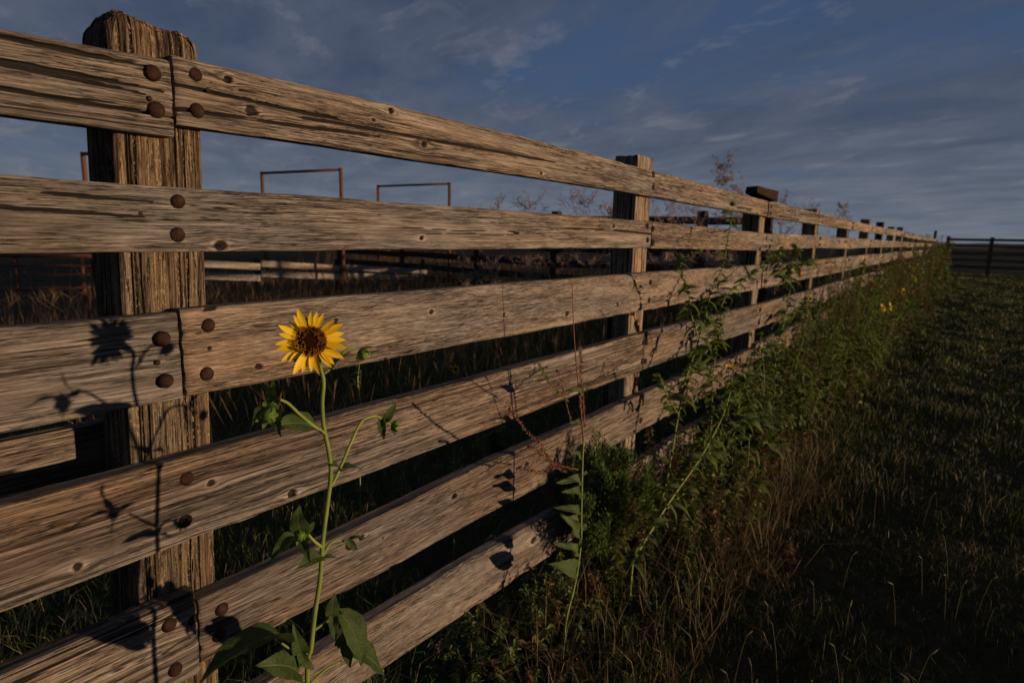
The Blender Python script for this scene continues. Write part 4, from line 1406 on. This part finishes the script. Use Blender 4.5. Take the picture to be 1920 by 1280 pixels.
# ------------------------------------------------------------------ fine-leaved bushes
def fine_bush(c, rad, label, n_=9000, seed=0, squash=1.0, leafl=0.016, mat='bush'):
    r_ = np.random.default_rng(seed)
    root = tag(empty('green_bush', (c.x, c.y, 0)), label, 'bush', 'fine leaved bushes at the fence foot')
    tw = MB()
    tips = []
    for i in range(80):
        a = r_.uniform(0, 2*math.pi); e = math.asin(r_.uniform(-0.45, 1.0))
        d = Vector((math.cos(a)*math.cos(e), math.sin(a)*math.cos(e), math.sin(e)*squash))
        p0 = Vector((c.x, c.y, 0.0)); p3 = Vector(c)+d*rad*r_.uniform(0.55, 1.0)*(0.7+0.75*float(vn(d.x*2.2+seed*9, d.z*2.2+d.y*1.7, 8)))
        P = smooth_path([p0, p0.lerp(p3, 0.45)+Vector((0, 0, 0.05)), p3], 4)
        tw.tube(P, [0.0022-0.0016*k/(len(P)-1) for k in range(len(P))], 4, (0.03, 0.05, 0.012, 1))
        tips.append(P)
    tw.build('twigs', M['grass'], root)
    k = r_.integers(0, len(tips), n_)
    t_ = r_.uniform(0.30, 1.0, n_)**0.6
    Pn = np.array([[list(p) for p in P] for P in tips])
    m_ = Pn.shape[1]-1
    f_ = t_*m_*0.9999; j = f_.astype(int); fr = (f_-j)[:, None]
    base_ = Pn[k, j]*(1-fr)+Pn[k, j+1]*fr
    clump = np.array([float(vn(b[0]*40, b[2]*40, 5)) for b in base_[::1]])
    base_ = base_+r_.normal(0, rad*0.06, (n_, 3))*np.array([1, 1, 0.9])
    d = r_.normal(0, 1, (n_, 3)); d[:, 2] = np.abs(d[:, 2])*1.2
    out = base_-np.array([c.x, c.y, c.z-rad*0.4]); d = d*0.5+out/np.linalg.norm(out, axis=1, keepdims=True)
    d /= np.linalg.norm(d, axis=1, keepdims=True)
    s_ = np.cross(d, r_.normal(0, 1, (n_, 3))); s_ /= np.linalg.norm(s_, axis=1, keepdims=True)
    L = leafl*r_.uniform(0.6, 1.4, n_)[:, None]; W = L*0.17
    v = np.stack([base_-s_*W, base_+s_*W, base_+d*L+s_*W*0.3, base_+d*L-s_*W*0.3], 1).reshape(-1, 3)
    tint = np.array([0.064, 0.104, 0.023])*(0.55+1.0*clump[:, None])*(1+r_.normal(0, 0.2, (n_, 1)))
    dd_ = ((r_.uniform(0, 1, len(tips)) < 0.10)[k] | (r_.uniform(0, 1, n_) < 0.03))[:, None]
    tint = np.where(dd_, np.array([0.14, 0.105, 0.05]), tint)
    tint = np.clip(np.c_[tint, np.ones(n_)], 0.003, 1)
    o_ = link('foliage', np_mesh('foliage', v, np.arange(n_*4), np.full(n_, 4), np.repeat(tint, 4, 0)), M['grass'], root)
    o_['kind'] = 'stuff'


p = at(1128, 915, -0.17)
fine_bush(Vector((p.x, p.y, p.z)), 0.225, 'dark green feathery bush between the red spiked weed and the second post', 30000, 1, 0.9)
p = at(1395, 800, -0.22)
fine_bush(Vector((p.x, p.y, p.z-0.03)), 0.26, 'bright green feathery bush behind the leaning sunflower stem', 16000, 2, 0.9, 0.024)


# ------------------------------------------------------------------ dead airy weeds standing behind the fence
def dry_weed(px, py_top, wpx, y, label, seed, nb=9, bare=0.42):
    nb = int(nb*3)
    r_ = random.Random(seed)
    top = at(px, py_top, y)
    h = top.z
    wid = wpx/FPX*(top-EYE).dot(fw)*0.5
    root = tag(empty('dry_weed', (top.x, top.y, 0)), label, 'dead weed', 'dead weeds behind the fence')
    st = MB()
    trunk = smooth_path([(top.x+r_.uniform(-.05, .05), y, 0), (top.x, y, h*0.5), (top.x+wid*0.1, y, h*0.97)], 6)
    st.tube(trunk, [0.006-0.0045*i/(len(trunk)-1) for i in range(len(trunk))], 4)
    st.build('stem', M['dry'], root)
    br = MB(); sd_ = MB()
    for i in range(nb):
        t_ = bare+(1-bare)*(i+0.3)/nb
        k = min(int(t_*(len(trunk)-1)), len(trunk)-2)
        p0 = trunk[k]
        a = r_.uniform(0, 6.28)
        ln = wid*r_.uniform(0.7, 1.4)*(1.3-0.75*(t_-bare)/(1-bare))
        p1 = p0+Vector((math.cos(a)*ln, math.sin(a)*ln, ln*r_.uniform(0.7, 1.5)))
        mid = p0.lerp(p1, 0.5)+Vector((r_.uniform(-.2, .2)*ln, r_.uniform(-.2, .2)*ln, -0.1*ln))
        P = smooth_path([p0, mid, p1], 4)
        br.tube(P, [0.0034-0.0018*q/(len(P)-1) for q in range(len(P))], 3)
        for s in range(9):
            b0 = P[r_.randrange(2, len(P))]
            d = Vector((r_.gauss(0, 1), r_.gauss(0, 1), r_.gauss(0.5, 1))).normalized()*ln*r_.uniform(0.2, 0.5)
            br.tube([b0, b0+d*0.5+Vector((0, 0, 0.01)), b0+d], 0.0016, 3)
            for q in range(13):
                c_ = b0+d*r_.uniform(0.3, 1.05)+Vector((r_.gauss(0, .01), r_.gauss(0, .01), r_.gauss(0, .01)))
                e = 0.0058*r_.uniform(0.6, 1.5)
                u = Vector((r_.gauss(0, 1), r_.gauss(0, 1), r_.gauss(0, 1))).normalized()*e; v = u.orthogonal().normalized()*e
                sd_.add([c_-u, c_+v, c_+u, c_-v], [(0, 1, 2, 3)], False)
    o1 = br.build('twigs', M['dry'], root); o1['kind'] = 'stuff'
    o2 = sd_.build('seeds', M['dry'], root); o2['kind'] = 'stuff'


DW = [(1357, 284, 62, 1.2, 'tallest dead weed, its bushy reddish top against the sky between second and third posts', 15),
      (1392, 345, 60, 1.5, 'dead weed just left of the loose wood block', 10),
      (1470, 362, 60, 1.4, 'dead weed just right of the loose wood block', 10),
      (1582, 372, 36, 0.9, 'small dead weed sticking up near the fifth post', 10),
      (1525, 378, 50, 2.0, 'dead weed peeking over the top rail by the fourth post', 8),
      (1255, 368, 80, 2.2, 'dead weed right behind the second post, under the top rail', 10),
      (1305, 385, 70, 3.0, 'dead weed under the top rail in front of the dark corral fence', 9),
      (1100, 362, 90, 2.6, 'wide dead weed left of the second post against the sky', 11),
      (990, 366, 80, 3.2, 'dead weed at the middle of the gap under the top rail', 10),
      (1150, 375, 50, 2.0, 'dead weed touching the left edge of the second post', 8),
      (925, 372, 60, 4.0, 'faint dead weed farther left, right of the pipe frames', 8),
      (880, 382, 40, 4.5, 'tiny dead weed beside the farthest pipe frame', 6)]
for i, (px, py, w, y, lb, nb) in enumerate(DW):
    dry_weed(px, py, w, y, lb, 40+i, nb)


# ------------------------------------------------------------------ grass
def blades(name, pos, hgt, width, lean, tint, seg=2, rseed=1, mat='grass', curl=0.6):
    r_ = np.random.default_rng(rseed)
    n_ = len(pos)
    a = r_.uniform(0, 2*np.pi, n_)
    d = np.stack([np.cos(a), np.sin(a), np.zeros(n_)], -1)
    s_ = np.stack([-np.sin(a), np.cos(a), np.zeros(n_)], -1)
    b2 = r_.uniform(0, 2*np.pi, n_)
    face = np.stack([np.cos(b2), np.sin(b2), np.zeros(n_)], -1)
    z = np.array([0, 0, 1.0])
    W = width[:, None]*0.5; H = hgt[:, None]; Ln = lean[:, None]
    p0 = pos
    p1 = pos+z*H*0.55+d*H*Ln*0.25
    p2 = pos+z*H*(1-Ln*curl*0.5)+d*H*Ln*0.9
    v = np.stack([p0-face*W, p0+face*W, p1-face*W*0.8, p1+face*W*0.8, p2], 1).reshape(-1, 3)
    k = np.arange(n_)[:, None]*5
    quads = k+np.array([[0, 1, 3, 2]]); tris = k+np.array([[2, 3, 4]])
    fl = np.concatenate([np.concatenate([quads, tris], 1).ravel()])
    sizes = np.tile([4, 3], n_)
    o_ = link(name, np_mesh(name, v, fl, sizes, np.repeat(np.clip(np.c_[tint, np.ones(n_)], 0.002, 1), 5, 0)), M[mat])
    o_['kind'] = 'stuff'
    return o_


def scatter(n_, x0, x1, ya, yb, r_, power=2.2):
    """more points near the camera end: x ~ x0..x1; ya/yb functions of x"""
    t_ = r_.uniform(0, 1, n_)
    x = x0+(x1-x0)*t_**power
    y = ya(x)+(yb(x)-ya(x))*r_.uniform(0, 1, n_)
    return x, y


GREEN = np.array([0.026, 0.042, 0.010]); YEL = np.array([0.058, 0.060, 0.018]); STRAW = np.array([0.20, 0.145, 0.075])


def tints(x, y, r_, dry=0.25, seed=1):
    n_ = len(x)
    f_ = np.clip(fbm(x*1.3, y*1.3, seed, 3)*1.6-0.5+r_.normal(0, 0.18, n_), 0, 1)[:, None]
    c = GREEN*(1-f_)+YEL*f_
    dr = (r_.uniform(0, 1, n_) < dry*(0.4+1.2*fbm(x*0.8, y*0.8, seed+9, 2)))[:, None]
    c = np.where(dr, STRAW*(0.5+0.6*r_.uniform(0, 1, (n_, 1))), c)
    return c*(0.75+0.5*r_.uniform(0, 1, (n_, 1)))


# mown paddock grass on the right
n_ = 200000
x, y = scatter(n_, 0.2, 47, lambda x: -2.6-0.17*x-0.6*np.minimum(x, 3), lambda x: -0.25+0*x, rng, 2.3)
tuft = fbm(x*2.2, y*2.2, 21, 3)
dist = np.hypot(x, y+1.4)
h = (0.040+0.17*np.clip(tuft-0.30, 0, 1))*rng.uniform(0.5, 1.35, n_)*(1+0.5*np.exp(-((y+0.5)/0.4)**2))
pos = np.stack([x, y, ground_z(x, y)-0.01], -1)
blades('field_grass', pos, h, np.maximum(0.0032, 0.0011*dist)*rng.uniform(0.7, 1.3, n_), rng.uniform(0.1, 1.0, n_), tints(x, y, rng, 0.11)*np.interp(x, [2, 7, 20], [0.9, 1.5, 1.7])[:, None], rseed=2)
# sparser grass further towards the sun, outside the frame, that shades the paddock
n_ = 30000
x = rng.uniform(-3, 30, n_); y = -3.0-0.17*np.maximum(x, 0)-rng.uniform(0, 9, n_)
tuft = fbm(x*2.2, y*2.2, 21, 3)
h = (0.05+0.2*np.clip(tuft-0.3, 0, 1))*rng.uniform(0.5, 1.3, n_)
blades('meadow_grass', np.stack([x, y, ground_z(x, y)-0.01], -1), h, np.full(n_, 0.016), rng.uniform(0.1, 0.9, n_), tints(x, y, rng, 0.2), rseed=3)

# grass behind the fence
n_ = 95000
x, y = scatter(n_, 0.3, 34, lambda x: 0.02+0*x, lambda x: 3+0.9*x, rng, 1.7)
tuft = fbm(x*1.4, y*1.4, 31, 3)
dist = np.hypot(x, y+1.4)
h = (0.10+0.40*np.clip(tuft-0.25, 0, 1))*rng.uniform(0.4, 1.3, n_)
blades('pen_grass', np.stack([x, y, ground_z(x, y)-0.01], -1), h, np.maximum(0.004, 0.0012*dist)*rng.uniform(0.7, 1.3, n_), rng.uniform(0.15, 1.0, n_), 2.0*tints(x, y, rng, 0.16, 4), rseed=4)
n_ = 8000
x, y = scatter(n_, 1.5, 26, lambda x: 2.4+0*x, lambda x: 8+0.8*x, rng, 1.1)
h = rng.uniform(0.45, 1.15, n_)*(0.6+0.8*fbm(x*0.5, y*0.5, 77, 2))
blades('dry_stalks', np.stack([x, y, ground_z(x, y)], -1), h, np.maximum(0.005, 0.0010*np.hypot(x, y))*rng.uniform(0.6, 1.2, n_), rng.uniform(0.05, 1.1, n_), 1.25*STRAW*np.array([0.95, 0.78, 0.7])*(0.5+0.7*rng.uniform(0, 1, (n_, 1))), rseed=5)

# taller growth along the foot of the fence
n_ = 48000
x, y = scatter(n_, 1.1, 46, lambda x: -0.85-0.008*x, lambda x: 0.12+0*x, rng, 1.5)
side = np.exp(-((y+0.15)/0.42)**2)
reach = np.interp(x, [1, 2.5, 4, 6, 9, 14, 25, 46], [0.20, 0.38, 0.66, 0.92, 1.08, 1.2, 1.4, 1.5])
h = 0.55*reach*(0.12+0.95*np.clip(fbm(x*1.1, y*2, 41, 3)-0.22, 0, 1))*side*rng.uniform(0.35, 1.3, n_)+0.05
dist = np.hypot(x, y+1.4)
blades('fence_grass', np.stack([x, y, ground_z(x, y)-0.01], -1), h, np.maximum(0.0035, 0.0009*dist)*rng.uniform(0.7, 1.3, n_), rng.uniform(0.1, 0.9, n_), 1.45*tints(x, y, rng, 0.20, 6), rseed=6)

# leafy weeds mixed into the fence foot, one mass: leaves gathered round many leaning stalks
ns = 2300
sx_ = 1.5+43*rng.uniform(0, 1, ns)**1.45
sy_ = -0.22+rng.normal(0, 0.20, ns)
cl = fbm(sx_*0.9, sy_*1.5, 51, 3)
cl = np.clip((cl-0.5)*1.9+0.5, 0.02, 1)
sh_ = np.interp(sx_, [1, 2.8, 4, 6, 9, 14, 25, 46], [0.16, 0.36, 0.85, 1.2, 1.35, 1.4, 1.5, 1.55])*(0.35+1.0*cl)*rng.uniform(0.55, 1.15, ns)*np.exp(-((sy_+0.18)/0.55)**2)
lean = rng.normal(0, 0.16, (ns, 2))
n_ = 125000
k = rng.integers(0, ns, n_)
t_ = rng.uniform(0.03, 1, n_)
px_ = sx_[k]+lean[k, 0]*t_*sh_[k]; py_ = sy_[k]+lean[k, 1]*t_*sh_[k]; pz_ = t_*sh_[k]
d = rng.normal(0, 1, (n_, 3)); d[:, 2] = d[:, 2]*0.45; d /= np.linalg.norm(d, axis=1, keepdims=True)
s_ = np.cross(d, rng.normal(0, 0.6, (n_, 3))+np.array([0, 0, 1.3])); s_ /= np.linalg.norm(s_, axis=1, keepdims=True)
dist = np.hypot(px_, py_+1.4)
L = (np.maximum(0.046, 0.0062*dist)*rng.uniform(0.5, 1.5, n_)*(1.2-0.7*t_))[:, None]; W = L*0.24
p = np.stack([px_, py_, pz_+ground_z(px_, py_)], -1)
v = np.stack([p, p+d*L*0.45+s_*W, p+d*L-np.array([0, 0, 0.25])*L, p+d*L*0.45-s_*W], 1).reshape(-1, 3)
tn = np.array([0.092, 0.128, 0.030])*(0.6+0.8*cl[k][:, None])*(0.75+0.5*rng.uniform(0, 1, (n_, 1)))
drys = (rng.uniform(0, 1, ns) < 0.25)[k] | (rng.uniform(0, 1, n_) < 0.06)
tn = np.where(drys[:, None], STRAW*np.array([0.7, 0.6, 0.55]), tn)
# the stalks, three-sided slivers
w_ = np.maximum(0.0035, 0.0007*np.hypot(sx_, sy_+1.4))[:, None]
b0 = np.stack([sx_, sy_, ground_z(sx_, sy_)], -1); b1 = b0+np.c_[lean*sh_[:, None], sh_]
e1 = np.array([0.75, -0.66, 0.0]); e2 = np.array([0.66, 0.75, 0])
sv = np.stack([b0-e1*w_, b0+e1*w_, b1+e1*w_*0.3, b1-e1*w_*0.3], 1).reshape(-1, 3)
sv2 = np.stack([b0-e2*w_, b0+e2*w_, b1+e2*w_*0.3, b1-e2*w_*0.3], 1).reshape(-1, 3)
st = np.where((rng.uniform(0, 1, ns) < 0.4)[:, None], np.array([0.11, 0.125, 0.035]), np.array([0.12, 0.075, 0.045]))
allv = np.concatenate([v, sv, sv2]); nq = len(allv)//4
allt = np.concatenate([np.repeat(tn, 4, 0), np.repeat(st, 4, 0), np.repeat(st, 4, 0)])
o = link('fence_weeds', np_mesh('fence_weeds', allv, np.arange(nq*4), np.full(nq, 4), np.c_[allt, np.ones(len(allt))]), M['grass'])
o['kind'] = 'stuff'

# foxtail heads standing out of the paddock grass
mb = MB()
for i in range(190):
    t_ = rnd.random()
    x = 1.6+14*t_**1.8; y = -0.8-rnd.random()*(1.5+0.16*x)
    h = rnd.uniform(0.14, 0.26); lx, ly = rnd.uniform(-0.05, 0.05), rnd.uniform(-0.05, 0.05)
    g0 = float(ground_z(x, y))
    mb.tube([(x, y, g0), (x+lx*0.5, y+ly*0.5, g0+h*0.6), (x+lx, y+ly, g0+h)], 0.0010, 3, (0.10, 0.085, 0.035, 1), False)
    q0 = Vector((x+lx, y+ly, g0+h)); dd = Vector((lx*1.5, ly*1.5, 0.04)).normalized()
    L = rnd.uniform(0.022, 0.042)
    mb.tube([q0, q0+dd*L*0.3, q0+dd*L*0.8, q0+dd*L], [0.0015, 0.0038, 0.0034, 0.0008], 5, (0.12, 0.105, 0.05, 1), False)
o = mb.build('foxtail_grass', M['grass'])
o['kind'] = 'stuff'

# low feathery ground cover and dead stalks by the red spiked weed
n_ = 15000
x = rng.uniform(1.1, 3.6, n_); y = rng.uniform(-0.62, -0.02, n_)
cl = fbm(x*4, y*4, 61, 3)
z = np.clip(cl-0.32, 0, 1)*0.42*rng.uniform(0.1, 1, n_)
d = rng.normal(0, 1, (n_, 3)); d[:, 2] = np.abs(d[:, 2])+0.3; d /= np.linalg.norm(d, axis=1, keepdims=True)
s_ = np.cross(d, rng.normal(0, 1, (n_, 3))); s_ /= np.linalg.norm(s_, axis=1, keepdims=True)
L = (0.020*rng.uniform(0.6, 1.5, n_))[:, None]; W = L*0.10
p = np.stack([x, y, z+ground_z(x, y)], -1)
v = np.stack([p-s_*W, p+s_*W, p+d*L+s_*W*0.3, p+d*L-s_*W*0.3], 1).reshape(-1, 3)
tn = np.array([0.034, 0.062, 0.016])*(0.5+1.0*cl[:, None])
o = link('ground_cover', np_mesh('ground_cover', v, np.arange(n_*4), np.full(n_, 4), np.repeat(np.c_[tn, np.ones(n_)], 4, 0)), M['grass'])
o['kind'] = 'stuff'
n_ = 1500
x = 1.6+3.4*rng.uniform(0, 1, n_)**1.3; y = rng.uniform(-0.75, -0.02, n_)
blades('straw', np.stack([x, y, ground_z(x, y)], -1), rng.uniform(0.08, 0.42, n_)*(0.5+fbm(x*2, y*2, 8, 2)), np.full(n_, 0.0035), rng.uniform(0.1, 1.2, n_), STRAW*(0.45+0.6*rng.uniform(0, 1, (n_, 1))), rseed=9)

n_ = 1300
kx = rng.integers(0, 26, n_)
cx_ = rng.uniform(2.9, 5.2, 26)[kx]; cy_ = rng.uniform(-0.85, -0.30, 26)[kx]
x = cx_+rng.normal(0, 0.07, n_); y = cy_+rng.normal(0, 0.06, n_)
blades('dry_tufts', np.stack([x, y, ground_z(x, y)-0.01], -1), rng.uniform(0.08, 0.28, n_), np.full(n_, 0.0045), rng.uniform(0.5, 2.2, n_), STRAW*np.array([0.9, 0.8, 0.7])*(0.35+0.6*rng.uniform(0, 1, (n_, 1))), rseed=12)
